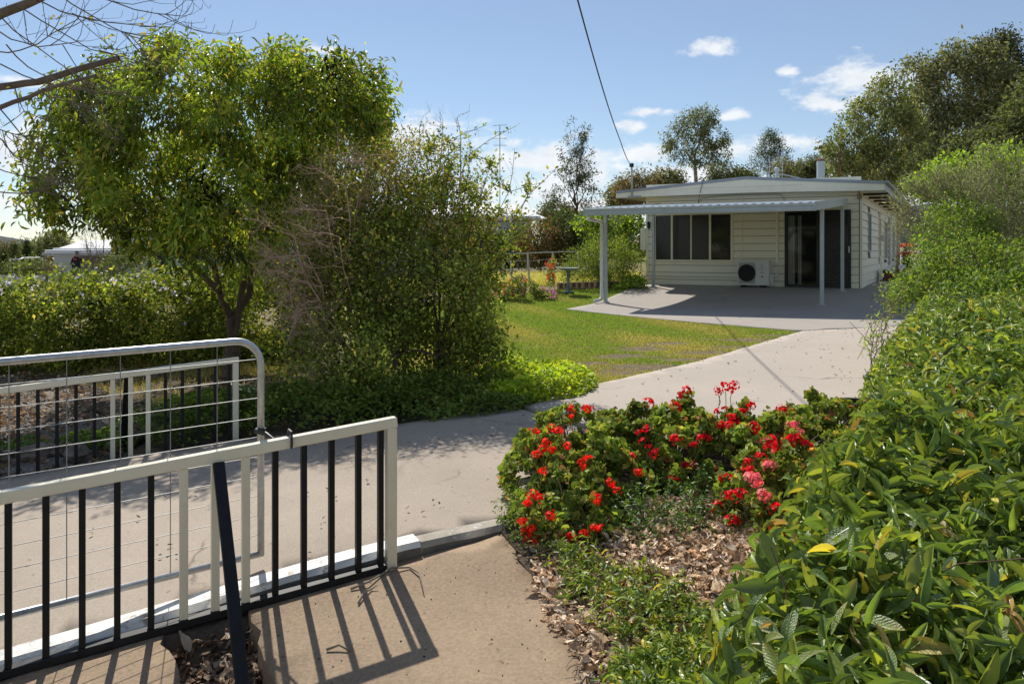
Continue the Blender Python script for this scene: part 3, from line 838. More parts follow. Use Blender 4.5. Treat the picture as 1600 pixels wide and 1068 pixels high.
# service mast, flue, vent, aerials on the roof
mast = empty('service_mast', (-.28, YF - .04, ZE - .14), 0, roof)
MB().tube([(0, 0, -.02), (0, -.02, .75), (.0, -.02, .92), (-.02, -.03, .96)], .028, 8).build('mast_pole', M_blue_grey, mast, smooth=True)
MB().box(-.12, .28, -.02, .03, -.05, .0).build('mast_bracket', M_grey_roof, mast); MB().box(-.06, .06, -.08, .02, .86, .98).build('mast_insulator', M_dark, mast, .02)
fl = empty('flue', (4.42, 4.2, 2.80), 0, roof)
MB().lathe([(.125, 0), (.125, 1.08), (.115, 1.08), (.115, 0)], 14).build('flue_pipe', M_blue_grey, fl, smooth=False)
MB().lathe([(.10, 1.07), (.10, 1.13), (.13, 1.14), (.13, 1.16), (.02, 1.19)], 12).build('flue_cap', paint('rusty_cap', (.30, .15, .09), .8), fl)
vt = empty('roof_vent', (1.55, 6.5, 2.95), 0, roof)
MB().lathe([(.16, 0), (.16, .22), (.25, .28), (.3, .42), (.25, .56), (.05, .62)], 14).build('vent_cowl', M_zinc, vt)
ae = empty('roof_aerial', (2.9, 5.0, 3.02), 0, roof)
MB().tube([(0, 0, 0), (0, 0, .75)], .05, 8).build('aerial_pole', M_blue_grey, ae); MB().lathe([(.1, .7), (.1, .78), (.03, .82)], 8).build('aerial_cap', M_blue_grey, ae)
ya = MB().tube([(-.35, .6, -.1), (-.35, .6, 1.3)], .015, 6); ya.tube([(.08, .6, -.1), (.08, .6, 1.5)], .012, 6)
for k in range(7): ya.tube([(-.47, .6, .05 + k * .17), (-.23, .6, .05 + k * .17)], .012, 5)
for k in range(4): ya.tube([(-.0, .6, .5 + k * .25), (.16, .6, .5 + k * .25)], .012, 5)
ya.build('aerial_elements', M_galv, ae)
MB().tube([(0, 0, .62), (1.9, .2, .12)], .022, 6).build('aerial_stay', M_galv, ae)

# ------------------------------------------------------------------ free-standing patio roof
pc = empty('patio_roof', HO, HR)
tag(pc, 'skillion patio roof of pale corrugated steel on four grey posts before the house', 'patio roof')
rx0, rx1, ry0, ry1 = .47, 5.68, -5.7, -.2
zf, zb = 2.00, 2.36
def rz(y): return zf + (zb - zf) * (y - ry0) / (ry1 - ry0)
mb = MB(); nx = 110
xs = np.linspace(rx0 + .03, rx1 - .02, nx)
for i in range(nx - 1):
    za = .014 * math.sin(xs[i] * 2 * math.pi / .19); zc = .014 * math.sin(xs[i + 1] * 2 * math.pi / .19)
    mb.quad((xs[i], ry0 - .03, rz(ry0) + za + .01), (xs[i + 1], ry0 - .03, rz(ry0) + zc + .01), (xs[i + 1], ry1, zb + zc + .01), (xs[i], ry1, zb + za + .01))
me_rs = mb.build('roof_sheet', M_zinc, pc)
gt = MB()   # quad gutter profile
prof = [(-.13, -.165), (-.01, -.165), (-.01, .0), (-.03, .0), (-.03, -.14), (-.105, -.14), (-.115, -.06), (-.13, -.05), (-.125, -.005), (-.135, .0), (-.145, -.01), (-.14, -.06), (-.128, -.075), (-.135, -.11)]
for xa, xb in ((rx0, rx1),):
    n = len(gt.v); kx = len(prof)
    gt.v += [(xa, ry0 + p + .0, zf + q) for p, q in prof] + [(xb, ry0 + p, zf + q) for p, q in prof]
    for i in range(kx):
        j = (i + 1) % kx; gt.f.append((n + i, n + j, n + kx + j, n + kx + i))
    gt.f += [tuple(n + i for i in range(kx)), tuple(n + kx + i for i in range(kx))[::-1]]
gt.build('gutter', M_blue_grey, pc)
for x in (rx0 + .012, rx1 - .012):
    mb = MB(); n = 0
    mb.v = [(x - .012, ry0 - .145, zf - .165), (x - .012, ry1, zb - .13), (x - .012, ry1, zb + .05), (x - .012, ry0 - .145, zf + .025), (x + .012, ry0 - .145, zf - .165), (x + .012, ry1, zb - .13), (x + .012, ry1, zb + .05), (x + .012, ry0 - .145, zf + .025)]
    mb.f = [(0, 3, 2, 1), (4, 5, 6, 7), (0, 1, 5, 4), (1, 2, 6, 5), (2, 3, 7, 6), (3, 0, 4, 7)]
    mb.build('side_fascia', M_blue_grey, pc)
for y in (-4.56, -1.1): MB().bar((rx0 + .03, y, rz(y) - .07), (rx1 - .03, y, rz(y) - .07), .06, .1).build('purlin', M_blue_grey, pc)
MB().bar((rx0 + .03, -2.8, rz(-2.8) - .07), (rx1 - .03, -2.8, rz(-2.8) - .07), .06, .1).build('purlin', M_blue_grey, pc)
PP = [(.53, -4.56), (5.63, -4.56), (.60, -1.1), (5.66, -1.1)]
for x, y in PP:
    wp = H(x, y); zg = g(wp.x, wp.y) + .008 - HO.z
    p = MB().box(x - .04, x + .04, y - .04, y + .04, zg, rz(y) - .02).build('post', M_blue_grey, pc, .006)
    q = MB().box(x - .09, x + .09, y - .07, y + .07, zg, zg + .012)
    for a in (-.07, .07): q.lathe([(.014, .012), (.014, .03), (.006, .034)], 6, (x + a, y, zg))
    q.build('base_plate', M_galv, p)
wp = H(.40, -4.62); zg = g(wp.x, wp.y) - HO.z
M_pipe = paint('pvc_pipe', (.74, .74, .70), .5, var=.06)
MB().tube([(rx0 + .12, ry0 - .07, zf - .15), (rx0 + .12, ry0 - .07, zf - .25), (.47, -4.75, zf - .27), (.455, -4.64, zf - .32), (.455, -4.64, zg + .16), (.445, -4.70, zg + .08), (.40, -4.98, zg + .06)], .042, 10).build('downpipe', M_pipe, pc, smooth=True)

# ------------------------------------------------------------------ air conditioner
acx = 2.84
wp = H(acx + .4, -.35); acz = g(wp.x, wp.y) + .01 - HO.z
ac = empty('air_conditioner', H(acx, -.52, acz), HR)
tag(ac, 'white outdoor air conditioner with dark round fan grille standing against the house wall', 'air conditioner')
M_ac = paint('ac_enamel', (.66, .65, .61), .4, var=.04)
MB().box(0, .87, 0, .34, .05, .75).build('casing', M_ac, ac, .015)
MB().box(.87, .96, .08, .3, .08, .36).build('valve_cover', M_ac, ac, .012)
MB().box(.05, .5, -.012, -.001, .1, .69).build('grille_panel', paint('ac_panel', (.40, .38, .33), .6), ac, .004)
fan = MB()
fan.lathe([(.0001, 0), (.235, 0), (.235, .006), (.0001, .006)], 40)
fo = fan.build('fan_opening', M_dark, ac); fo.rotation_euler = (R(90), 0, 0); fo.location = (.275, -.013, .395)
fg = MB()
for k in range(-7, 8):
    hgt = math.sqrt(max(0, .235 ** 2 - (k * .031) ** 2)); fg.bar((.275 + k * .031, -.028, .395 - hgt), (.275 + k * .031, -.028, .395 + hgt), .005)
fg.tube([(.275 + .236 * math.cos(t), -.026, .395 + .236 * math.sin(t)) for t in np.linspace(0, 2 * math.pi, 33)], .005, 5)
fg.build('fan_guard', paint('guard_black', (.03, .03, .03), .5), ac)
def feet(x): MB().box(x, x + .12, .0, .34, 0, .05).build('foot', M_dark, ac)
feet(.1); feet(.62)
def text(body, size, loc, mat, parent, rot=(R(90), 0, 0), name='lettering'):
    cu = bpy.data.curves.new(name, 'FONT'); cu.body = body; cu.size = size; cu.extrude = .0008; cu.align_x = 'CENTER'; cu.resolution_u = 2
    o = bpy.data.objects.new(name, cu); COL.objects.link(o); o.parent = parent; o.location = loc; o.rotation_euler = rot
    cu.materials.append(mat)
    bpy.context.view_layer.update()
    me = bpy.data.meshes.new_from_object(o.evaluated_get(bpy.context.evaluated_depsgraph_get()))
    n = link(name, me, parent); n.location = loc; n.rotation_euler = rot
    bpy.data.objects.remove(o); n.name = name; return n
M_ink = paint('ink', (.05, .05, .05), .6); M_red = paint('red_print', (.55, .02, .04), .5)
text('MITSUBISHI', .030, (.685, -.0015, .495), M_ink, ac)
MB().box(.65, .73, -.002, -.0008, .405, .425).build('small_print', M_ink, ac); MB().box(.635, .745, -.002, -.0008, .632, .64).build('small_print', M_ink, ac)
lo = MB()
for a in (90, 210, 330):
    c = Vector((.685 + .02 * math.cos(R(a)), 0, .57 + .02 * math.sin(R(a)))); d1 = Vector((math.cos(R(a)), 0, math.sin(R(a)))) * .019; d2 = Vector((-math.sin(R(a)), 0, math.cos(R(a)))) * .011
    lo.quad(*[(p.x, -.002, p.z) for p in (c + d1, c + d2, c - d1, c - d2)])
lo.build('logo', M_red, ac)
st = MB().lathe([(.0001, 0), (.026, 0), (.026, .002), (.0001, .002)], 20).build('sticker', M_red, ac); st.rotation_euler = (R(90), 0, 0); st.location = (.69, -.0008, .30)
MB().box(.055, .15, -.0135, -.012, .655, .685).build('maker_plate', M_white, ac)
MB().box(.07, .135, -.0145, -.0136, .664, .677).build('small_print', M_ink, ac)
MB().tube([(.93, .2, .3), (1.02, .28, .32), (1.05, .3, .4), (1.06, .38, .46), (1.06, .5, .46)], .018, 8).build('pipework', M_white, ac, smooth=True)

# service cable to the street
mt = H(-.28, -.52, 3.55)
cb = MB(); L = [(24.0, None)]
cp = [mt, Vector((3.05, 20.6, 4.18)), Vector((2.22, 16.9, 4.08)), Vector((1.5, 13.3, 4.37)), Vector((.93, 10.6, 4.57)), Vector((.77, 9.8, 4.66)), Vector((-.2, 5, 5.4)), Vector((-1.2, 0, 6.5)), Vector((-2.6, -7, 7.6))]
ys_ = np.array([p.y for p in cp]); o_ = np.argsort(ys_)
A = np.polyfit(ys_, [p.z for p in cp], 3); B = np.polyfit(ys_, [p.x for p in cp], 2)
yy = np.linspace(mt.y, -7, 60)
off = mt - Vector((np.polyval(B, mt.y), mt.y, np.polyval(A, mt.y)))
pts = [Vector((np.polyval(B, y), y, np.polyval(A, y))) + off * max(0, 1 - (mt.y - y) / 6) for y in yy]
cable = MB().tube(pts, .011, 6).build('service_cable', M_cable, smooth=True)
tag(cable, 'black overhead power cable sweeping down to the mast on the house', 'cable')
pole = empty('power_pole', (-2.6, -7, g(-2.6, -7)))
tag(pole, 'timber power pole in the street holding the overhead cable', 'pole')
MB().tube([(0, 0, -.2), (0, 0, 8.2)], [.16, .11], 10).build('shaft', M_pale_bark, pole); MB().bar((-.9, 0, 7.8), (.9, 0, 7.8), .1).build('crossarm', M_pale_bark, pole)
# slim patch cord hanging down the gable
MB().tube([(1.86, YF - .05, 2.95), (1.8, YF - .06, 2.7), (1.7, YF + .15, 2.5), (1.66, YF + .2, 2.36)], .008, 5).build('loose_cable', M_cable, wall)
# brown timber step by the side
sp_ = empty('timber_step', H(6.2, 4.7, 0), HR); tag(sp_, 'brown timber wedge step at the side of the house', 'step')
wp = H(6.3, 5); zz = g(wp.x, wp.y) - HO.z
mb = MB(); mb.v = [(0, 0, zz), (.55, 0, zz), (.55, 0, zz + .12), (0, 0, zz + .36), (0, 1.2, zz), (.55, 1.2, zz), (.55, 1.2, zz + .12), (0, 1.2, zz + .36)]
mb.f = [(0, 1, 2, 3), (4, 7, 6, 5), (0, 4, 5, 1), (1, 5, 6, 2), (2, 6, 7, 3), (3, 7, 4, 0)]
mb.build('tread', M_wood_brown, sp_)
# ------------------------------------------------------------------ foliage tools
def unit(a): return a / np.maximum(np.linalg.norm(a, axis=-1, keepdims=True), 1e-9)
T2 = (np.array([(0, 0, 0), (.45, -.5, .14), (1, 0, -.08), (.45, .5, .14)]), np.array([(0, 1, 2), (0, 2, 3)]))
T4 = (np.array([(0, 0, 0), (.3, -.42, .10), (.68, -.4, .06), (1, 0, -.22), (.68, .4, .06), (.3, .42, .10), (.5, 0, 0.)]),
      np.array([(0, 1, 6), (1, 2, 6), (2, 3, 6), (3, 4, 6), (4, 5, 6), (5, 0, 6)]))
def leafgrid(nu=6, curl=.35, cup=.25, width=1.0):
    """finely shaped leaf: length along u, folded at the rib, arched"""
    V, F = [], []
    for i in range(nu + 1):
        u = i / nu
        w = (math.sin(math.pi * min(1, u * .93 + .05)) ** .8) * .5 * width
        if i == nu: w = .01
        z = -curl * u * u
        for v in (-1, -.5, 0, .5, 1): V.append((u, v * w, z + cup * abs(v) * w))
    for i in range(nu):
        for k in range(4):
            a = i * 5 + k; F.append((a, a + 1, a + 6)); F.append((a, a + 6, a + 5))
    return np.array(V), np.array(F)
def leaves_mesh(name, P, D, N, L, Wd, col, mat, tpl=T2, smooth=False):
    T, F = tpl; n = len(P); k = len(T)
    D = unit(D); S = unit(np.cross(D, N)); U = np.cross(S, D)
    L = np.broadcast_to(L, (n,)); Wd = np.broadcast_to(Wd, (n,))
    V = P[:, None] + D[:, None] * (T[None, :, 0:1] * L[:, None, None]) + S[:, None] * (T[None, :, 1:2] * Wd[:, None, None]) + U[:, None] * (T[None, :, 2:3] * (L if tpl is not T2 else Wd)[:, None, None])
    Fa = (np.arange(n)[:, None, None] * k + F[None]).reshape(-1, F.shape[1])
    return np_mesh(name, V.reshape(-1, 3), Fa, mat, np.repeat(col, k, 0), smooth)
def palette(rg, n, cols, w=None, jit=.18, clump=None):
    cols = np.array(cols, float); w = np.ones(len(cols)) if w is None else np.array(w, float)
    c = cols[rg.choice(len(cols), n, p=w / w.sum())]
    c = c * (1 + rg.normal(size=(n, 1)) * jit)
    if clump is not None: c = c * clump
    return np.clip(c, .003, .9)
def segs_mesh(name, A, B, ra, rb, mat, n=5):
    A, B = np.asarray(A, float), np.asarray(B, float); ra = np.asarray(ra, float); rb = np.asarray(rb, float)
    d = unit(B - A); ref = np.where(np.abs(d[:, 2:3]) > .9, np.array([[1., 0, 0]]), np.array([[0., 0, 1]]))
    s = unit(np.cross(d, ref)); u = np.cross(s, d)
    t = np.linspace(0, 2 * np.pi, n, endpoint=False)
    ring = s[:, None] * np.cos(t)[None, :, None] + u[:, None] * np.sin(t)[None, :, None]
    V = np.concatenate([A[:, None] + ring * ra[:, None, None], B[:, None] + ring * rb[:, None, None]], 1).reshape(-1, 3)
    k = np.arange(n); f = np.stack([k, (k + 1) % n, n + (k + 1) % n, n + k], 1)
    F = (np.arange(len(A))[:, None, None] * (2 * n) + f[None]).reshape(-1, 4)
    return np_mesh(name, V, F, mat, None, True)
def kmeans(P, k, rg, it=6):
    c = P[rg.choice(len(P), k, replace=False)]
    for _ in range(it):
        lab = ((P[:, None] - c[None]) ** 2).sum(-1).argmin(1)
        for j in range(k):
            if (lab == j).any(): c[j] = P[lab == j].mean(0)
    return lab
class Branches:
    def __init__(s, rg): s.rg = rg; s.A = []; s.B = []; s.ra = []; s.rb = []
    def curve(s, p, d, e, r0, r1, n=4, jit=.05):
        p, e = np.asarray(p, float), np.asarray(e, float); L = np.linalg.norm(e - p)
        c = p + np.asarray(d) * L * .45; prev = p
        for i in range(1, n + 1):
            t = i / n
            q = (1 - t) ** 2 * p + 2 * t * (1 - t) * c + t * t * e
            if i < n: q = q + s.rg.normal(size=3) * L * jit * .5
            s.A.append(prev); s.B.append(q); s.ra.append(r0 + (r1 - r0) * (i - 1) / n); s.rb.append(r0 + (r1 - r0) * t); prev = q
        return prev, (e - c) / max(np.linalg.norm(e - c), 1e-6)
    def grow(s, p, d, P, r, levels, frac=.5, jit=.08, tip=.004, lev=0):
        if len(P) == 0: return
        if lev >= len(levels) or len(P) <= 2:
            for q in P: s.curve(p, d, q, max(tip, r * .55), tip * .6, 3, jit)
            return
        k = min(levels[lev], len(P)); lab = kmeans(P, k, s.rg)
        for j in range(k):
            Q = P[lab == j]
            if len(Q) == 0: continue
            c = Q.mean(0); e = np.asarray(p) + (c - p) * frac
            rr = max(tip, r * max(.34, (len(Q) / len(P)) ** .42) * .92)
            q, dd = s.curve(p, d, e, rr, rr * .72, 4, jit)
            s.grow(q, dd, Q, rr * .72, levels, frac, jit, tip, lev + 1)
    def mesh(s, name, mat, n=5): return segs_mesh(name, s.A, s.B, s.ra, s.rb, mat, n)
def ell_pts(rg, ells, n, shell=.45, keep=None):
    """points in a union of ellipsoids (center, radii), biased outward; returns points, outward normals"""
    vol = np.array([np.prod(r) ** (2 / 3) for c, r in ells]); pick = rg.choice(len(ells), n, p=vol / vol.sum())
    v = unit(rg.normal(size=(n, 3))); rad = rg.random((n, 1)) ** shell
    C = np.array([c for c, r in ells])[pick]; Rd = np.array([r for c, r in ells])[pick]
    P = C + v * Rd * rad; N = unit(v / Rd)
    # drop what lies deep inside another lobe
    deep = np.zeros(n, bool)
    for c, r in ells: deep |= (((P - np.array(c)) / np.array(r)) ** 2).sum(1) < .28
    return P[~deep], N[~deep]
def lob(px, py, d, rx, ry, rd=None):
    """lobe seen at a pixel: radii in pixels, depth radius in metres"""
    c = W(px, py, d); a = rx / FPX * d; b = ry / FPX * d
    return (tuple(c), (a, rd if rd else (a + b) / 2, b))
def clumps_to_leaves(rg, C, N, per, spread, out=.5, droop=.3, up=.6, rnd=.8, flat=1.0):
    K = len(C); n = K * per; i = np.repeat(np.arange(K), per)
    off = rg.normal(size=(n, 3)) * np.array(spread); off[:, 2] *= flat
    P = C[i] + off
    D = unit(N[i] * out + rg.normal(size=(n, 3)) * rnd + np.array([0, 0, -droop]))
    Nn = unit(rg.normal(size=(n, 3)) * .7 + np.array([0, 0, up]) + N[i] * .4)
    return P, D, Nn, i

def make_tree(name, label, cat, base, ells, nclump, per, spread, leaf, cols, w=None, seed=1, r0=.12, levels=(5, 4, 4), fork=None, mat=None, bark=None, tpl=T2,
              shell=.45, droop=.4, group=None, jit=.18, out=.5, nbr=None, hole=0, tip=.005, flat=1., clumpvar=.22, lightdir=True, kids=True, frac=.5):
    rg = np.random.default_rng(seed)
    root = empty(name, base); tag(root, label, cat, group)
    b = np.array(base, float)
    C, N = ell_pts(rg, ells, nclump, shell)
    if hole:
        ph = np.sin(C[:, 0] * hole + seed) * np.sin(C[:, 1] * hole * 1.1 + 2 * seed) * np.sin(C[:, 2] * hole * 1.3 + seed * .7)
        m = ph > -.25; C, N = C[m], N[m]
    P, D, Nn, i = clumps_to_leaves(rg, C, N, per, spread, out, droop, flat=flat)
    cv = (1 + rg.normal(size=(len(C), 1)) * clumpvar)[i]
    col = palette(rg, len(P), cols, w, jit, cv)
    L = leaf[0] * rg.uniform(.65, 1.25, len(P)); 
    me = leaves_mesh('foliage', P - b, D, Nn, L, L * leaf[1], col, mat or M_leaf, tpl)
    o = link('foliage' if cat != 'tree' else 'crown', me, root)
    o['kind'] = 'stuff'
    br = Branches(rg)
    f = np.array(fork if fork is not None else b + np.array([0, 0, (C[:, 2].mean() - b[2]) * .45])) - b
    q, d = br.curve(np.array([0, 0, -.1]), np.array([0, 0, 1.]), f, r0, r0 * .8, 4, .03)
    S = C - b
    if nbr and len(S) > nbr: S = S[rg.choice(len(S), nbr, replace=False)]
    br.grow(f, d, S, r0 * .8, levels, frac, .09, tip)
    o = link('trunk' if cat == 'tree' else 'stems', br.mesh('trunk', bark or M_bark, 6), root)
    if cat != 'tree': o['kind'] = 'stuff'
    return root
# ------------------------------------------------------------------ the big glossy tree on the left
TB = (-3.72, 10.6, g(-3.72, 10.6))
ells = [lob(335, 190, 10.6, 205, 98, 2.0), lob(195, 240, 10.2, 120, 92, 1.5), lob(485, 190, 10.9, 118, 102, 1.7), lob(122, 285, 10.0, 72, 72, 1.0), lob(240, 320, 9.7, 115, 75, 1.0),
        lob(350, 340, 9.5, 95, 95, .9), lob(545, 240, 11.0, 78, 95, 1.3), lob(430, 330, 11.3, 130, 115, 1.2), lob(330, 260, 11.6, 220, 120, 1.2), lob(400, 135, 10.8, 120, 62, 1.4), lob(400, 180, 10.2, 110, 90, 1.4), lob(200, 175, 10.6, 100, 62, 1.4), lob(540, 160, 10.9, 72, 66, 1.3), lob(300, 130, 10.7, 110, 58, 1.4)]
make_tree('broadleaf_tree', 'large round-crowned tree with drooping glossy leaves behind the mesh gate', 'tree', TB, ells, 1750, 54, (.09, .09, .10), (.105, .32),
          [(.11, .172, .024), (.16, .222, .028), (.235, .27, .036), (.075, .125, .02), (.29, .25, .045)], (4, 4, 2.4, 2.6, .9), 21, .125, (4, 4, 4, 3), (-3.70, 10.6, TB[2] + .42), M_leaf_gloss, M_bark, T4,
          droop=.8, nbr=900, jit=.16, hole=2.6, tip=.006, shell=.36, clumpvar=.34)
# extra stems low on the trunk
rg = np.random.default_rng(3)
# ------------------------------------------------------------------ leggy shrub in the middle
SB = (-1.25, 8.6, g(-1.25, 8.6))
ells = [lob(610, 560, 8.1, 185, 78, .9), lob(690, 480, 8.4, 92, 110, .9), lob(610, 430, 8.6, 110, 100, 1.0), lob(530, 460, 8.5, 80, 80, .8), lob(665, 335, 8.7, 62, 65, .6), lob(570, 350, 8.8, 70, 60, .6), lob(640, 600, 7.7, 150, 48, .5), lob(745, 560, 8.0, 52, 80, .5)]
make_tree('feathery_shrub', 'thin olive growth feathering the top of the untidy shrub', 'shrub', (-1.2, 8.9, g(-1.2, 8.9)),
          [lob(560, 285, 8.9, 90, 60, .7), lob(650, 260, 8.9, 75, 50, .6), lob(715, 320, 8.9, 55, 70, .5), lob(500, 350, 8.7, 70, 60, .6), lob(600, 330, 8.6, 100, 70, .7), lob(480, 420, 8.3, 55, 60, .5), lob(540, 400, 8.2, 80, 70, .6)], 1250, 20, .09, (.042, .5), [(.12, .15, .03), (.17, .19, .04), (.16, .12, .05), (.08, .11, .025)], None, 33, .03, (6, 5, 4, 3), None, M_leaf, M_dead, droop=-.2, nbr=620, tip=.003, jit=.25)
make_tree('garden_shrub', 'tall untidy shrub with small leaves spilling to the driveway edge', 'shrub', SB, ells, 2600, 28, .085, (.048, .62),
          [(.11, .155, .03), (.155, .20, .035), (.22, .245, .045), (.075, .11, .024), (.26, .22, .06)], (4, 3, 1.6, 3, .5), 31, .05, (7, 5, 4, 3), (-1.25, 8.6, SB[2] + .35), M_leaf, M_twig, T2, droop=.1, nbr=1300, tip=.0035, hole=2.2, jit=.25, clumpvar=.3)
# the shrub's long leafy shoots to the right and up
rg = np.random.default_rng(35)
def shoots(name, label, base, targets, leaf, cols, seed, per=60, r=.012, mat=None, bark=None, spread=.03, fuzz=6):
    rg = np.random.default_rng(seed); root = empty(name, base); tag(root, label, 'shrub'); b = np.array(base)
    br = Branches(rg); P = []
    for tx in targets:
        tx = np.array(tx); d0 = unit(np.array([(tx - b)[0] * .25, (tx - b)[1] * .25, 1.0]))
        n0 = len(br.A); br.curve(np.zeros(3), d0, tx - b, r, .003, 8, .03)
        seg = np.array(br.B[n0:])
        for q in seg[3:]:
            for _ in range(fuzz):
                e = q + rg.normal(size=3) * np.array([.16, .16, .12]) + np.array([.05, 0, .05])
                br.curve(q, unit(e - q), e, .004, .002, 2, .05)
                t = rg.random((per, 1)); P.append(q + (e - q) * t + rg.normal(size=(per, 3)) * spread)
    P = np.concatenate(P); n = len(P)
    L = leaf[0] * rg.uniform(.6, 1.3, n)
    me = leaves_mesh('foliage', P, unit(rg.normal(size=(n, 3)) + np.array([0, 0, .2])), unit(rg.normal(size=(n, 3)) + np.array([0, 0, .8])), L, L * leaf[1], palette(rg, n, cols), mat or M_leaf)
    f = link('foliage', me, root); f['kind'] = 'stuff'
    f = link('stems', br.mesh('stems', bark or M_bark), root); f['kind'] = 'stuff'
    return root
shoots('arching_shrub', 'arching leafy shrub reaching over the lawn behind the untidy shrub', (-.8, 8.6, g(-.8, 8.6)),
       [W(735, 240, 8.4), W(700, 220, 8.4), W(765, 262, 8.5), W(795, 300, 8.6), W(825, 305, 8.7), W(765, 345, 8.6), W(800, 370, 8.6), W(775, 415, 8.5), W(670, 235, 8.5), W(750, 450, 8.4), W(740, 310, 8.3)],
       (.05, .55), [(.08, .14, .022), (.125, .19, .026), (.18, .22, .035), (.22, .20, .045)], 36, 16, .018)
# dead twiggy side of the shrub
def deadwood(name, label, base, targets, seed, r=.012, gen=3, mat=None, kid=7, lens=(.5, .32, .18), cat='shrub', thin=.0012, up=.15, lean=(0, 0, 0)):
    rg = np.random.default_rng(seed); root = empty(name, base); tag(root, label, cat); b = np.array(base); br = Branches(rg)
    def spray(p, d, L, r, lev):
        e = p + unit(d + rg.normal(size=3) * .28 + np.array([0, 0, up])) * L
        q, dd = br.curve(p, unit(d), e, r, r * .5, 3, .06)
        if lev < len(lens):
            for _ in range(kid):
                t = rg.uniform(.25, 1); s0 = p + (e - p) * t
                spray(s0, unit(d + rg.normal(size=3) * .75), lens[lev] * rg.uniform(.6, 1.2), max(thin, r * .5), lev + 1)
    for tx in targets:
        tx = np.array(tx); n0 = len(br.A); q, dd = br.curve(np.zeros(3), unit(np.array([(tx - b)[0] * .5, (tx - b)[1] * .5, .7])), tx - b, r, r * .5, 6, .05)
        for s0 in br.B[n0 + 2:]:
            spray(np.array(s0), unit(dd + np.array(lean)), lens[0], r * .5, 1)
    f = link('twigs', br.mesh('twigs', mat or M_twig, 4), root); f['kind'] = 'stuff'
    return root
deadwood('dead_shrub', 'brown leafless twigs fanning left out of the untidy shrub', (-1.5, 8.5, g(-1.5, 8.5)),
         [W(480, 400, 7.7), W(460, 370, 7.7), W(480, 440, 7.6), W(510, 330, 7.8), W(540, 290, 8.0), W(500, 480, 7.6), W(575, 260, 8.2), W(470, 415, 7.8), W(605, 245, 8.3), W(530, 370, 7.6)], 41, .010, lens=(.34, .24, .16), kid=6, mat=M_dead, thin=.0012, up=.0, lean=(-1.6, -.3, -.55))
deadwood('dead_shrub', 'bare pale twigs rising from the top of the untidy shrub', (-.85, 8.9, g(-.85, 8.9)),
         [W(690, 230, 8.9), W(720, 225, 9.0), W(655, 240, 8.9)], 43, .010, lens=(.30, .2, .12), kid=4)

# ------------------------------------------------------------------ flowering hedge on the left
def hedge_ells(x0, x1, y, ztop, rr, n, seed, zb=None):
    rg = np.random.default_rng(seed); out = []
    for i in range(n):
        x = x0 + (x1 - x0) * (i + .5) / n + rg.normal() * .15; yy = y + rg.normal() * .2; zb_ = g(x, yy) if zb is None else zb
        h = (ztop - zb_) * rg.uniform(.85, 1.05)
        out.append(((x, yy, zb_ + h * .45), (rr * rg.uniform(.9, 1.3), rr * rg.uniform(.8, 1.1), h * .55)))
    return out
pal_h = [(.09, .135, .024), (.13, .175, .03), (.175, .21, .04), (.23, .215, .055), (.06, .095, .022)]
make_tree('hedge_shrub', 'left half of the loose yellow-green hedge with pale blue flowers beyond the gate', 'hedge', (-8.6, 12.6, g(-8.6, 12.6)),
          hedge_ells(-11.5, -6.0, 12.6, 1.19, .95, 11, 51), 3400, 28, .10, (.07, .6), pal_h, (4, 4, 2.5, 1, 3), 52, .04, (8, 5, 4), None, M_leaf, M_twig, nbr=500, droop=0, tip=.004, clumpvar=.3, hole=3)
make_tree('hedge_shrub', 'right half of the loose yellow-green hedge behind the big tree trunk', 'hedge', (-4.9, 12.4, g(-4.9, 12.4)),
          hedge_ells(-6.6, -3.0, 12.4, 1.36, .9, 8, 53), 2400, 28, .10, (.07, .6), pal_h, (3, 4, 3, 1.6, 3), 54, .04, (8, 5, 4), None, M_leaf, M_twig, nbr=400, droop=0, tip=.004, clumpvar=.3, hole=3)
rg = np.random.default_rng(55)
fl_v = []
for i in range(46):
    x = rg.uniform(-8.2, -4.3); y = rg.uniform(11.6, 12.6)
    c = np.array([x, y, rg.uniform(.95, 1.22) if rg.random() < .7 else rg.uniform(.5, 1.1)]); fl_v.append(c + rg.normal(size=(9, 3)) * .022)
P = np.concatenate(fl_v); n = len(P)
plum = link('flower_clusters', leaves_mesh('flowers', P, rg.normal(size=(n, 3)), rg.normal(size=(n, 3)), .035, .03, palette(rg, n, [(.52, .56, .78), (.66, .68, .84)]), M_petal)); plum['kind'] = 'stuff'
tag(plum, 'pale blue flowers dotted over the hedge beyond the gate', 'flowers')

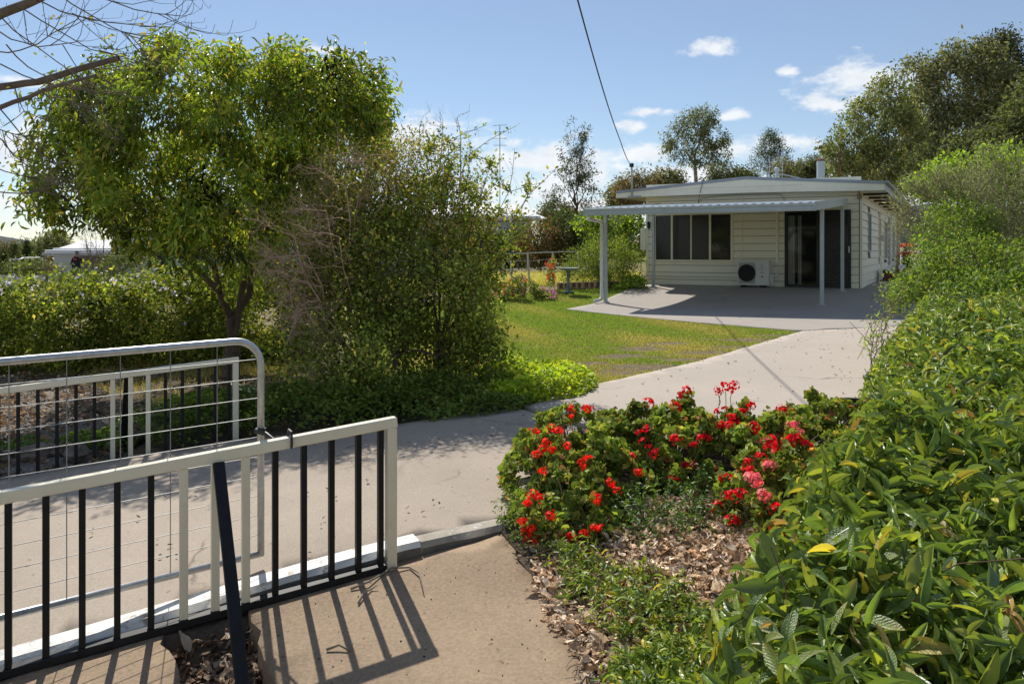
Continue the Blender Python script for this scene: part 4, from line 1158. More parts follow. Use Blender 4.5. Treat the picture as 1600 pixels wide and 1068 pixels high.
# ------------------------------------------------------------------ bare tree reaching in at top left
bt_base = (-6.3, 5.6, g(-6.3, 5.6))
bare = empty('bare_tree', bt_base); tag(bare, 'leafless grey tree whose sawn limb and twigs hang in at the top left', 'tree')
rg = np.random.default_rng(61); b = np.array(bt_base); br = Branches(rg)
f = np.array([.3, 0, 2.0]); br.curve(np.array([0, 0, -.1]), np.array([0, 0, 1.]), f, .13, .11, 4, .03)
def limb(pix, r0, r1):
    prev = None
    for (x, y, d), t in zip(pix, np.linspace(0, 1, len(pix))):
        q = np.array(W(x, y, d)) - b
        if prev is not None: br.curve(prev, unit(q - prev), q, r0 + (r1 - r0) * (t - 1 / (len(pix) - 1)), r0 + (r1 - r0) * t, 3, .02)
        prev = q
limbs = [[(-330, 175, 5.7), (-150, 165, 5.6), (0, 136, 5.5), (60, 128, 5.5), (110, 112, 5.5), (186, 91, 5.5)], [(-330, 175, 5.7), (-120, 100, 5.4), (0, 22, 5.2), (60, -2, 5.1), (160, -60, 5.0)], [(-330, 175, 5.7), (-150, 220, 5.5), (0, 168, 5.3), (70, 140, 5.2), (150, 118, 5.2)], [(-330, 175, 5.7), (-160, 60, 5.6), (0, -70, 5.6), (120, -110, 5.6), (300, -60, 5.6)], [(-330, 175, 5.7), (-150, 300, 5.4), (-40, 300, 5.3), (5, 290, 5.3)]]
br.curve(f, unit(np.array([.4, 0, 1.])), np.array(W(-330, 175, 5.7)) - b, .11, .08, 4, .03)
for L_, (a, c) in zip(limbs, ((.030, .020), (.04, .022), (.022, .010), (.03, .012), (.012, .004))): limb(L_, a, c)
def whip(px, py, d, dx, dy, L, r, lev):
    """thin twig that sets off, then curls upward at its tip; pixel direction (dx, dy)"""
    p = np.array(W(px, py, d)) - b; v = unit(np.array([dx, rg.normal() * .35, -dy]))
    e = p + v * L; q, dd = br.curve(p, unit(v + np.array([0, 0, -.35])), e, r, r * .55, 5, .02)
    tip = q + unit(v * .5 + np.array([0, 0, .9])) * L * .35; br.curve(q, v, tip, r * .55, .0012, 4, .02)
    if lev < 2:
        for _ in range(4 if lev == 0 else 3):
            t = rg.uniform(.2, .95); s0 = p + (e - p) * t + np.array([0, 0, -.25 * L * t * (1 - t)])
            v2 = unit(v + rg.normal(size=3) * np.array([.6, .5, .6])); L2 = L * rg.uniform(.35, .7)
            whip_at(s0, v2, L2, max(.0016, r * .6), lev + 1)
def whip_at(p, v, L, r, lev):
    e = p + v * L; q, dd = br.curve(p, unit(v + np.array([0, 0, -.3])), e, r, r * .55, 4, .02)
    br.curve(q, v, q + unit(v * .5 + np.array([0, 0, .9])) * L * .3, r * .55, .0012, 3, .02)
    if lev < 2:
        for _ in range(2):
            t = rg.uniform(.2, .95); whip_at(p + (e - p) * t, unit(v + rg.normal(size=3) * .5), L * rg.uniform(.3, .6), max(.0014, r * .6), lev + 1)
for (px, py, d, dx, dy, L) in [(0, 50, 5.2, 1, .25, .9), (10, 70, 5.2, 1, .55, .8), (0, 100, 5.3, 1, .2, .9), (30, 10, 5.1, 1, .45, 1.0), (60, 0, 5.1, 1, .2, .9), (90, -10, 5.1, 1, .5, .8), (0, 170, 5.3, .6, .8, .55), (-20, 190, 5.3, 1, .35, .4), (60, 140, 5.2, 1, .3, .4), (100, 130, 5.2, 1, .15, .55),
                             (-20, 200, 5.4, .9, .7, .8), (-30, 250, 5.4, 1, .3, .5), (0, 300, 5.3, 1, -.1, .35), (-10, 80, 5.3, 1, -.2, .8), (120, 105, 5.5, 1, -.3, .45), (130, -20, 5.0, 1, .3, .7), (20, 130, 5.5, .7, 1, .35), (-5, 20, 5.2, 1, .7, 1.0), (170, -40, 5.0, 1, .1, .6)]:
    whip(px, py, d, dx, dy, L * .85, .005, 0)
link('trunk', br.mesh('trunk', paint('smooth_grey_bark', (.15, .125, .10), .8, var=.3, scale=9, spec=.2), 6), bare)
P = []
for (px, py) in ((85, 38), (140, 30), (20, 150), (215, 62), (60, 75), (230, 40), (10, 255)):
    P.append(np.array(W(px, py, 5.3)) - b + rg.normal(size=(7, 3)) * .03)
P = np.concatenate(P); o = link('crown', leaves_mesh('buds', P, rg.normal(size=(len(P), 3)), rg.normal(size=(len(P), 3)), .03, .018, palette(rg, len(P), [(.2, .22, .04), (.28, .22, .05)]), M_leaf), bare); o['kind'] = 'stuff'

# ------------------------------------------------------------------ ground covers beside the driveway
def carpet(name, label, cat, poly, hf, n, leaf, cols, w, seed, mat=None, tpl=T2, stuff=True, zf=None, up=.9, rnd=.9, layers=.25):
    rg = np.random.default_rng(seed); poly = np.array(poly); x0, y0 = poly.min(0); x1, y1 = poly.max(0)
    x = rg.uniform(x0, x1, n * 3); y = rg.uniform(y0, y1, n * 3); m = inside(poly, x, y); x, y = x[m][:n], y[m][:n]
    h = hf(x, y); k = h > .003; x, y, h = x[k], y[k], h[k]
    z = (zf or G)(x, y) + h * (1 - layers * rg.random(len(x)) ** 2 * 2.2)
    P = np.c_[x, y, z]; n = len(P)
    D = unit(rg.normal(size=(n, 3)) * rnd * np.array([1, 1, .5]) + np.array([0, 0, .25])); N = unit(rg.normal(size=(n, 3)) * .5 + np.array([0, 0, up]))
    L = leaf[0] * rg.uniform(.6, 1.3, n)
    c = palette(rg, n, cols, w, .2, 1 + .25 * np.sin(x * 7 + seed)[:, None] * np.sin(y * 6)[:, None])
    o = link(name, leaves_mesh(name, P, D, N, L, L * leaf[1], c, mat or M_leaf, tpl)); 
    tag(o, label, cat, kind='stuff' if stuff else None)
    return o
def blob_h(items):
    def f(x, y):
        h = np.zeros_like(x)
        for cx, cy, rx, ry, hh in items:
            q = ((x - cx) / rx) ** 2 + ((y - cy) / ry) ** 2
            h = np.maximum(h, hh * np.sqrt(np.clip(1 - q, 0, 1)) * (1 + .22 * np.sin(x * 17 + y * 5) * np.sin(y * 19)))
        return h
    return f
carpet('ground_cover', 'bright yellow-green ground cover at the lawn corner beside the driveway', 'ground cover', [(-.5, 7.2), (1.1, 7.2), (1.1, 10), (-.5, 10)],
       blob_h([(.30, 8.3, .56, .85, .2), (.12, 7.8, .4, .42, .18), (.5, 8.6, .38, .6, .18), (-.05, 8.7, .35, .6, .26)]), 15000, (.048, .7), [(.19, .28, .026), (.25, .34, .03), (.32, .36, .04), (.12, .19, .024)], (3, 4, 2, 2), 71)
carpet('ground_cover', 'dark ivy creeping along the driveway edge below the untidy shrub', 'ground cover', [(-3.2, 6.7), (.3, 6.9), (.3, 8.2), (-3.2, 8.6)],
       blob_h([(-.6, 7.35, .75, .42, .13), (-1.4, 7.35, .7, .48, .3), (-2.1, 7.5, .5, .5, .32), (-2.7, 7.5, .45, .5, .3), (-.2, 7.35, .4, .2, .1), (-1.0, 7.6, .8, .5, .3), (-2.9, 7.2, .35, .35, .16)]), 12500, (.045, .75), [(.07, .115, .024), (.10, .15, .028), (.15, .19, .04)], (4, 3, 1), 72)
carpet('ground_cover', 'low leafy ground cover growing just beyond the far balustrade', 'ground cover', [(-5.6, 6.2), (-2.3, 6.2), (-2.3, 9), (-5.6, 9)],
       blob_h([(-2.95, 7.65, .55, .45, .32), (-3.35, 7.5, .45, .35, .26), (-3.6, 7.1, .3, .22, .1), (-4.6, 6.7, .3, .2, .12), (-5.1, 6.9, .35, .25, .14), (-4.0, 7.4, .2, .2, .08), (-4.4, 7.2, .22, .15, .08)]), 12000, (.05, .7), [(.065, .12, .02), (.10, .165, .022), (.045, .08, .018)], (3, 3, 2), 73)
# straw-coloured tufts on the dry ground behind
# bromeliads and strap-leaved clumps
def strap_plant(name, label, base, n, L, wd, cols, seed, lift=.8):
    rg = np.random.default_rng(seed); root = empty(name, base); tag(root, label, 'plant')
    tpl = leafgrid(5, .55, .2, .55)
    for i in range(n):
        a = rg.uniform(0, 2 * math.pi); up = rg.uniform(.5, 1.2) * lift; d = np.array([[math.cos(a), math.sin(a), up]])
        me = leaves_mesh('leaf', np.zeros((1, 3)), d, np.array([[-math.cos(a) * up, -math.sin(a) * up, 1.]]), np.array([L * rg.uniform(.7, 1.15)]), np.array([wd]), palette(rg, 1, cols), M_leaf, tpl, True)
        link('leaf', me, root)
    return root
for k, (x, y, lab) in enumerate([(-3.05, 7.75, 'yellow-green bromeliad behind the far balustrade, the larger and right one'), (-3.36, 8.0, 'small yellow-green bromeliad to the left of the larger one')]):
    strap_plant('bromeliad', lab, (x, y, g(x, y) + .18), 15 if k == 0 else 10, .36 if k == 0 else .26, .12, [(.22, .26, .03), (.3, .3, .04), (.16, .22, .03)], 80 + k)
for k, (x, y, lab) in enumerate([(-2.55, 8.3, 'dark broad-leaved plant between the gate and the untidy shrub, front one'), (-2.85, 8.7, 'dark broad-leaved plant against the big tree trunk'), (-2.15, 8.6, 'dark broad-leaved plant tucked under the dead twigs')]):
    strap_plant('strap_plant', lab, (x, y, g(x, y)), 22, .5, .22, [(.03, .06, .014), (.045, .085, .02), (.09, .12, .025)], 84 + k, 1.0)

# ------------------------------------------------------------------ lawn grass
rg = np.random.default_rng(91)
N_ = 620000
pl = np.array(P_lawn); u = rg.random(N_)
y = 7.3 + (24 - 7.3) * u ** 1.5; x = rg.uniform(-4.2, 4.7, N_)
m = inside(pl, x, y) & ((x / y) > -.2) ; x, y = x[m], y[m]
bn = bareness(x, y); m = rg.random(len(x)) > np.clip(bn * .95, 0, .9); x, y, bn = x[m], y[m], bn[m]
n = len(x); z = G(x, y) - .014
h = rg.uniform(.018, .042, n) * (1 - .4 * np.clip(bn, 0, 1)); dirv = unit(np.c_[rg.normal(size=(n, 2)) * .55, np.ones(n)])
base_ = np.c_[x, y, z]; side = unit(np.c_[rg.normal(size=(n, 2)), np.zeros(n)]) * (.0035 + y[:, None] * .00035)
V = np.stack([base_ - side, base_ + side, base_ + dirv * h[:, None]], 1).reshape(-1, 3)
dry = np.clip(.5 + .55 * np.sin(x * 1.7 + .6 * y) * np.sin(y * .9 + 1) + .35 * np.sin(x * 4.1 + y) + rg.normal(size=n) * .3 - .12 + .5 * np.clip(bn, 0, 1) - np.clip((y - 12) * .12, 0, .55), 0, 1)[:, None]
gc = np.array([.14, .205, .038]) * (1 - dry) + np.array([.27, .245, .085]) * dry
gc = gc * (1 + rg.normal(size=(n, 1)) * .18)
grass = link('grass', np_mesh('grass', V, np.arange(3 * n).reshape(-1, 3), M_leaf_dull, np.repeat(np.clip(gc, .01, .6), 3, 0)))
tag(grass, 'short patchy green and straw lawn grass before the house', 'grass', kind='stuff')
# dry grass and litter on the left strip under the tree, and by the wire fence
def tufts(name, label, poly, n, hh, cols, seed, wd=.005):
    rg = np.random.default_rng(seed); poly = np.array(poly); x0, y0 = poly.min(0); x1, y1 = poly.max(0)
    x = rg.uniform(x0, x1, n * 2); y = rg.uniform(y0, y1, n * 2); m = inside(poly, x, y); x, y = x[m][:n], y[m][:n]; n = len(x)
    m = (np.sin(x * 2.3 + seed) * np.sin(y * 2.9) + rg.normal(size=n) * .5) > -.3; x, y = x[m], y[m]; n = len(x)
    b0 = np.c_[x, y, G(x, y) - .09]; s = unit(np.c_[rg.normal(size=(n, 2)), np.zeros(n)]) * wd; d = unit(np.c_[rg.normal(size=(n, 2)) * .4, np.ones(n)])
    V = np.stack([b0 - s, b0 + s, b0 + d * (hh * rg.uniform(.5, 1.2, n) + .09)[:, None]], 1).reshape(-1, 3)
    o = link(name, np_mesh(name, V, np.arange(3 * n).reshape(-1, 3), M_leaf_dull, np.repeat(palette(rg, n, cols), 3, 0))); tag(o, label, 'grass', kind='stuff')
tufts('dry_grass', 'dry yellow grass between the big tree and the lawn', [(-3.5, 8.6), (-1.4, 9.4), (-2.5, 14), (-8, 18), (-6, 11)], 26000, .05, [(.30, .25, .09), (.2, .21, .05), (.36, .30, .13)], 92)
tufts('tall_grass', 'pale seeding grass beyond the wire fence', [(-4, 25), (3.6, 25.5), (5, 31), (-5, 33)], 40000, .32, [(.34, .33, .11), (.26, .30, .07), (.42, .38, .17)], 93, .012)
# gravel stones on the strip behind the far balustrade
rg = np.random.default_rng(94)
def pebbles(name, label, cat, x, y, z, size, cols, mat, seed, kind='stuff'):
    rg = np.random.default_rng(seed); n = len(x)
    T = np.array([(1, 0, 0), (-1, 0, 0), (0, 1, 0), (0, -1, 0), (0, 0, .7), (0, 0, -.7)], float); F = np.array([(0, 2, 4), (2, 1, 4), (1, 3, 4), (3, 0, 4), (2, 0, 5), (1, 2, 5), (3, 1, 5), (0, 3, 5)])
    th = rg.uniform(0, 6.28, n); c, s = np.cos(th), np.sin(th); V = T[None] * (size * rg.uniform(.5, 1.2, n))[:, None, None] * rg.uniform(.6, 1.2, (n, 6, 1))
    V = np.stack([V[..., 0] * c[:, None] - V[..., 1] * s[:, None], V[..., 0] * s[:, None] + V[..., 1] * c[:, None], V[..., 2]], -1) + np.c_[x, y, z][:, None]
    Fa = (np.arange(n)[:, None, None] * 6 + F[None]).reshape(-1, 3)
    o = link(name, np_mesh(name, V.reshape(-1, 3), Fa, mat, np.repeat(palette(rg, n, cols, None, .2), 6, 0))); tag(o, label, cat, kind=kind); return o
pg = np.array(P_grav); x = rg.uniform(-9, -3.3, 40000); y = rg.uniform(5, 11.5, 40000); m = inside(pg, x, y); x, y = x[m][:14000], y[m][:14000]
pebbles('gravel', 'grey gravel strip behind the far balustrade', 'gravel', x, y, G(x, y) - .045, .020, [(.28, .25, .22), (.36, .32, .28), (.20, .17, .15), (.33, .26, .19)], M_dry, 95)
def dead_leaves(name, label, x, y, z, L, cols, seed, flat=.5):
    rg = np.random.default_rng(seed); n = len(x); tp = leafgrid(4, -.18, .35)
    D = unit(np.c_[rg.normal(size=(n, 2)), rg.normal(size=n) * flat * .5]); N = unit(np.c_[rg.normal(size=(n, 2)) * flat, np.ones(n)])
    Ls = L * rg.uniform(.5, 1.3, n)
    Ls = np.where(rg.random(n) < .15, Ls * 1.5, Ls)
    me = leaves_mesh(name, np.c_[x, y, z], D, N, Ls, Ls * rg.uniform(.25, .8, n), palette(rg, n, np.array(cols) * .8, None, .25), M_dead_leaf, tp)
    co = np.empty(len(me.vertices) * 3, np.float32); me.vertices.foreach_get('co', co); co += rg.normal(size=len(co)).astype(np.float32) * L * .075
    me.vertices.foreach_set('co', co); me.update()
    o = link(name, me); tag(o, label, 'leaf litter', kind='stuff'); return o
x, y = x[:3000], y[:3000] + rg.uniform(-.1, .4, 3000)
dead_leaves('leaf_litter', 'brown fallen leaves scattered over the gravel strip', x, y, G(x, y) - .02, .07, [(.26, .17, .10), (.34, .24, .15), (.18, .12, .08), (.40, .33, .25)], 96)
# rocks along the bed edge
def rock(base, r, seed, label, parent=None):
    rg = np.random.default_rng(seed); bm = bmesh.new(); bmesh.ops.create_icosphere(bm, subdivisions=2, radius=1)
    ph = rg.uniform(0, 6, 3)
    for v in bm.verts:
        k = 1 + .22 * math.sin(v.co.x * 2.7 + ph[0]) + .18 * math.sin(v.co.y * 3.3 + ph[1]) + .12 * math.sin(v.co.z * 5 + ph[2]) + rg.normal() * .05
        v.co = Vector((v.co.x * r[0] * k, v.co.y * r[1] * k, v.co.z * r[2] * k))
    me = bpy.data.meshes.new('rock'); bm.to_mesh(me); bm.free()
    o = link('rock', me, parent, M_stone); o.location = base; o.rotation_euler = (0, 0, rg.uniform(0, 3)); tag(o, label, 'rock', 'rocks along the bed edge'); return o
for k, (px, py, d, r, lab) in enumerate([(215, 640, 7.35, .12, 'angular brown rock at the bed edge beyond the far balustrade, widest of the row'), (52, 645, 6.9, .11, 'brown rock at the left end of the row beyond the far balustrade'), (85, 652, 6.95, .07, 'small brown rock second from the left beyond the far balustrade'), (120, 668, 6.75, .12, 'round grey rock low beside the driveway beyond the far balustrade'),
                                       (150, 640, 7.2, .10, 'reddish rock in the middle of the row beyond the far balustrade'), (262, 598, 8.3, .13, 'pale rock beside the small bromeliad'), (335, 592, 8.6, .13, 'grey rock at the foot of the big tree'), (180, 660, 7.0, .07, 'small dark rock right of the round grey rock')]):
    p = W(px, py, d); rock((p.x, d, g(p.x, d) + .03), (r, r * .8, r * .62), 100 + k, lab)
# ------------------------------------------------------------------ foreground bed: glossy climber, geraniums, litter
def sstep(a, b, x): t = np.clip((np.asarray(x, float) - a) / (b - a), 0, 1); return t * t * (3 - 2 * t)
def hedge_left(y): return np.interp(y, [1.0, 1.6, 1.9, 2.3, 2.7, 3.3, 4.2, 5.3, 7, 9, 12], [.20, .29, .38, .56, .82, 1.22, 1.85, 2.35, 3.05, 4.15, 5.9])
def hedge_top(y): return np.interp(y, [1.0, 1.6, 2.5, 4, 6, 9, 12], [.66, .74, .84, .93, 1.02, 1.02, .9])
def hedge_z(x, y):
    """upper surface of the climber hedge (world z); low outside"""
    t = np.clip((x - hedge_left(y)) / (.16 + .05 * y), 0, 1) ** .55
    lump = .07 * np.sin(x * 5.3 + y * 2.1) * np.sin(y * 4.7 - x) + .05 * np.sin(x * 11 + 1) * np.sin(y * 9.7) + .03 * np.sin(x * 3 + y * 3)
    fade = sstep(12.5, 10.5, y)
    return .05 + (hedge_top(y) * fade + lump - .05) * t
PAL_CL = [(.095, .155, .028), (.135, .195, .032), (.20, .245, .038), (.065, .112, .03), (.34, .30, .04), (.26, .17, .06)]
W_CL = (4, 4, 2.6, 3, .3, .16)
cl = empty('climber_hedge', (1.6, 2.6, g(1.6, 2.6)))
tag(cl, 'glossy broad-leaved climber hedge filling the lower right foreground', 'hedge')
cb_ = np.array(cl.location)
rg = np.random.default_rng(201)
# a) individual leaves of the nearest growth: shared leaf shapes, one object per leaf
M_leaf_climb = leafmat('climber_leaf', .34, .34, .5)
_nt = M_leaf_climb.node_tree; _b = _nt.nodes['Principled BSDF']
_src = _b.inputs['Base Color'].links[0].from_socket
_mot = mixc(_nt, ramp(_nt, noise(_nt, 9, 5, .6), [(.35, (0, 0, 0)), (.7, (.5, .5, .5))]), _src, (.17, .24, .06))
_geo = _nt.nodes.new('ShaderNodeNewGeometry')
_und = mixc(_nt, 1.0, mixc(_nt, .45, _src, (.22, .27, .13)), (1, 1, 1), 'MULTIPLY')
_mx = mixc(_nt, 0.0, _mot, _und); _nt.links.new(_geo.outputs['Backfacing'], _mx.node.inputs['Factor'])
_nt.links.new(_mx, _b.inputs['Base Color'])
_tc = _nt.nodes.new('ShaderNodeTexCoord'); _sp = _nt.nodes.new('ShaderNodeSeparateXYZ'); _nt.links.new(_tc.outputs['Object'], _sp.inputs[0])
def _m(op, a, b=None):
    n = _nt.nodes.new('ShaderNodeMath'); n.operation = op
    for i, v in enumerate((a, b)):
        if v is None: continue
        if isinstance(v, (int, float)): n.inputs[i].default_value = v
        else: _nt.links.new(v, n.inputs[i])
    return n.outputs[0]
_ay = _m('ABSOLUTE', _sp.outputs[1])
_vein = _m('SINE', _m('MULTIPLY', _m('SUBTRACT', _sp.outputs[0], _m('MULTIPLY', _ay, .9)), 70.0))
_rib = _m('MULTIPLY', _m('MAXIMUM', _m('SUBTRACT', .018, _ay), 0.0), 60.0)
_h = _m('ADD', _m('MULTIPLY', _vein, .10), _m('ADD', _rib, _m('MULTIPLY', noise(_nt, 22, 3), 1.2)))
bump(_nt, _b, _h, .35, .02)
def shaped_leaf(i):
    rg = np.random.default_rng(300 + i); T, F = leafgrid(7, rg.uniform(-.12, .45), 0, rg.uniform(.85, 1.15))
    T = T.copy(); th_ = rg.uniform(.1, 1.15); lift_ = np.abs(T[:, 1]) * .40 * math.sin(th_); T[:, 1] *= .40 * math.cos(th_); T[:, 2] += lift_
    tw = rg.normal() * .5; a = tw * T[:, 0]; yv, zv = T[:, 1].copy(), T[:, 2].copy(); T[:, 1] = yv * np.cos(a) - zv * np.sin(a) * .4; T[:, 2] = zv + yv * np.sin(a)
    T[:, 1] += rg.normal() * .12 * T[:, 0] ** 2
    base = palette(rg, 1, PAL_CL, W_CL, .25)[0] * 1.15
    if i == 5: base = np.array([.30, .24, .03])
    if i == 9: base = np.array([.24, .19, .08])
    rib = np.abs(T[:, 1]) < 1e-6
    col = np.repeat(base[None], len(T), 0) * (1 + .10 * rg.normal(size=(len(T), 1)))
    tipc = np.clip((T[:, 0:1] - .55) * 2, 0, 1)
    if i % 9 == 1: col = col * (1 - tipc * .7) + np.array([.32, .24, .03]) * tipc * .7
    col[rib.nonzero()[0]] *= 1.35
    return np_mesh('leaf', T, F, M_leaf_climb, col, True)
SHAPES = [shaped_leaf(i) for i in range(28)]
def orient(o, p, d, n, L):
    d = Vector(d).normalized(); s = d.cross(Vector(n)).normalized(); u = s.cross(d)
    M = Matrix((( d.x, s.x, u.x, p[0]), (d.y, s.y, u.y, p[1]), (d.z, s.z, u.z, p[2]), (0, 0, 0, 1)))
    o.matrix_local = M @ Matrix.Scale(L, 4)
def hedge_sample(n, y0, y1, seed, depth, xmax=None):
    """whorls of leaves at shoot tips on the surface"""
    rg = np.random.default_rng(seed); out = []
    y = y0 + (y1 - y0) * rg.random(n * 3); xl = hedge_left(y)
    xm = np.minimum(.68 * y + .8, xl + 3.2); x = xl - .05 + (xm - xl + .05) * rg.random(n * 3) ** 1.15
    m = xm > xl; x, y = x[m][:n], y[m][:n]
    z = hedge_z(x, y); e = .02
    nx_ = -(hedge_z(x + e, y) - hedge_z(x - e, y)) / (2 * e); ny_ = -(hedge_z(x, y + e) - hedge_z(x, y - e)) / (2 * e)
    N = unit(np.c_[nx_, ny_, np.ones(len(x))]); dz = depth * rg.random(len(x)) ** 1.8
    # spread down the side face
    steep = 1 - N[:, 2]
    z = z - dz - steep * rg.random(len(x)) * .12
    return np.c_[x, y, z], N, rg
C_, N_, rg = hedge_sample(3300, 1.3, 3.4, 202, .14)
Ps, Ds, Ns, Ls = [], [], [], []
for c, nn in zip(C_, N_):
    ax = unit(nn * .75 + rg.normal(size=3) * .5 + np.array([-.1, -.15, .2])); k = rg.integers(3, 6); a0 = rg.uniform(0, 6.28)
    s = unit(np.cross(ax, np.array([.3, .5, .1]))); t = np.cross(ax, s)
    for j in range(k):
        a = a0 + j * 2.4; d = unit((s * math.cos(a) + t * math.sin(a)) * rg.uniform(.6, 1.2) + ax * rg.uniform(.1, .9))
        Ps.append(c + ax * .02 * j - np.array([0, 0, .0])); Ds.append(d); Ns.append(unit(ax - d * d.dot(ax) + rg.normal(size=3) * .25)); Ls.append(rg.choice([.04, .055, .07, .09]) * rg.uniform(.8, 1.15))
Ps, Ds, Ns, Ls = map(np.array, (Ps, Ds, Ns, Ls))
# size in the picture decides which are single objects
score = Ls / Ps[:, 1]; vis = (Ps[:, 2] > hedge_z(Ps[:, 0], Ps[:, 1]) - .045) & (np.abs(Ps[:, 0] / Ps[:, 1]) < .64) & ((EYE - Ps[:, 2]) / Ps[:, 1] < .54)
order = np.argsort(-(score + vis * 1.0)); single = order[:300]; rest = order[300:]
for i in single:
    o = bpy.data.objects.new('leaf', SHAPES[rg.integers(len(SHAPES))]); COL.objects.link(o); o.parent = cl
    orient(o, Ps[i] - cb_, Ds[i], Ns[i], Ls[i])
TL = leafgrid(5, .25, .45, 1.0); TL = (TL[0] * np.array([1, 1, 1]), TL[1])
colr = palette(rg, len(rest), PAL_CL, W_CL, .2)
o = link('foliage', leaves_mesh('foliage', Ps[rest] - cb_, Ds[rest], Ns[rest], Ls[rest], Ls[rest] * .30, colr, M_leaf_climb, TL, True), cl); o['kind'] = 'stuff'
# b) the run of the hedge further back
def whorl_arrays(C, N, rg, kk, Lr):
    k = kk; n = len(C); ax = unit(N * .7 + rg.normal(size=(n, 3)) * .5 + np.array([0, -.1, .25])); s = unit(np.cross(ax, np.array([.3, .5, .1]))); t = np.cross(ax, s)
    a = rg.uniform(0, 6.28, (n, 1)) + np.arange(k)[None] * 2.4
    d = unit((s[:, None] * np.cos(a)[..., None] + t[:, None] * np.sin(a)[..., None]) * rg.uniform(.6, 1.2, (n, k, 1)) + ax[:, None] * rg.uniform(.1, .9, (n, k, 1)))
    P = C[:, None] + ax[:, None] * (.015 * np.arange(k))[None, :, None]; Nn = unit(ax[:, None] + rg.normal(size=(n, k, 3)) * .25)
    return P.reshape(-1, 3), d.reshape(-1, 3), Nn.reshape(-1, 3), rg.uniform(*Lr, n * k)
C_, N_, rg = hedge_sample(8000, 3.2, 11.5, 203, .14)
P, D, Nn, L = whorl_arrays(C_, N_, rg, 5, (.05, .10))
P2 = P - cb_
o = link('foliage', leaves_mesh('foliage', P2, D, Nn, L, L * .30, palette(rg, len(P), PAL_CL, W_CL, .3), M_leaf_hedge, T4), cl); o['kind'] = 'stuff'
C_, N_, rg = hedge_sample(1500, 1.3, 3.6, 204, .5)
P, D, Nn, L = whorl_arrays(C_ - np.array([0, 0, .1]), N_, rg, 5, (.05, .09))
o = link('foliage', leaves_mesh('foliage', P - cb_, D, Nn, L, L * .36, palette(rg, len(P), PAL_CL, W_CL, .2), M_leaf_gloss, T4), cl); o['kind'] = 'stuff'
br = Branches(rg)
for c in C_[rg.choice(len(C_), 220, replace=False)]:
    c = c - cb_ + np.array([0, 0, .01]); br.curve(c, unit(rg.normal(size=3) * np.array([1, 1, .6])), c + rg.normal(size=3) * np.array([.12, .12, .06]), .0026, .0015, 6, .1)
C2, N2, rg = hedge_sample(500, 3.5, 11, 205, .3)
for c in C2:
    c = c - cb_; br.curve(c + np.array([0, 0, -.3]), np.array([0, 0, 1.]), c + rg.normal(size=3) * .08, .005, .0025, 3, .06)
link('stems', br.mesh('stems', paint('red_brown_vine', (.17, .085, .05), .7, var=.3, scale=12), 5), cl)
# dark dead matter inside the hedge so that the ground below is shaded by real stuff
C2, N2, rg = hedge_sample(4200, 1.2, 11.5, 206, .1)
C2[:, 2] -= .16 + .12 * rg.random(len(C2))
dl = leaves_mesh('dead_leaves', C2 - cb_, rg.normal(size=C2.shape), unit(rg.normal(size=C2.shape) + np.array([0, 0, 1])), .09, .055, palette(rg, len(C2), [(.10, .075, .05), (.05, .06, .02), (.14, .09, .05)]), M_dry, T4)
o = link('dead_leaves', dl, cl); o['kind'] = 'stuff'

# c) geranium mounds: heightfield for placing
GER = [(.42, 4.95, .50, .62, .37), (1.0, 5.15, .62, .60, .40), (1.62, 5.0, .55, .58, .39), (1.5, 4.25, .42, .50, .36), (.33, 4.35, .36, .36, .22), (2.15, 5.25, .48, .5, .38)]
GER_LAB = ['red geranium at the kerb end of the flower bed', 'red geranium in the middle of the bed against the driveway', 'red geranium with pink heads in front of the black pot', 'red and salmon pink geranium leaning on the glossy hedge above the litter', 'low scarlet geranium spilling onto the brown path', 'red geranium at the right end of the bed beside the driveway']
def ger_h(x, y, i):
    cx, cy, rx, ry, hh = GER[i]; q = ((x - cx) / rx) ** 2 + ((y - cy) / ry) ** 2
    return hh * np.clip(1 - q ** 1.4, 0, 1) ** .5 * (1 + .16 * np.sin(x * 13 + i) * np.sin(y * 15))
def ger_top(x, y):
    return max((g(x, y) + float(ger_h(np.array(x), np.array(y), i)), i) for i in range(len(GER)))
Gz_cache = {}
def hit_ger(px, py):
    """follow the line of sight until it meets a mound"""
    for d in np.arange(3.4, 6.2, .02):
        p = W(px, py, d)
        if not (-.2 < p.x < 3 and 3.4 < d): continue
        hs = [float(ger_h(np.array(p.x), np.array(d), i)) for i in range(len(GER))]; i = int(np.argmax(hs))
        if hs[i] > .01 and p.z <= .14 + hs[i] + .03: return p, i
    best = min(range(len(GER)), key=lambda i: abs(GER[i][0] - (px - 800) / FPX * GER[i][1])); return W(px, py, GER[best][1]), best
PAL_G = [(.12, .175, .032), (.16, .215, .038), (.085, .13, .025), (.22, .205, .055), (.24, .11, .05)]
M_gleaf = leafmat('geranium_leaf', .42, .6, .2)
def round_leaf():
    V = [(0, 0, .0)]; k = 9
    for i in range(k):
        t = math.pi * (.12 + 1.76 * i / (k - 1)); r = .5 * (1 + .10 * (i % 2)); V.append((-r * math.cos(t) , r * math.sin(t), .10 + .05 * (i % 2)))
    F = [(0, i, i + 1) for i in range(1, k)]
    return np.array(V), np.array(F)
TG = round_leaf()
gers = []
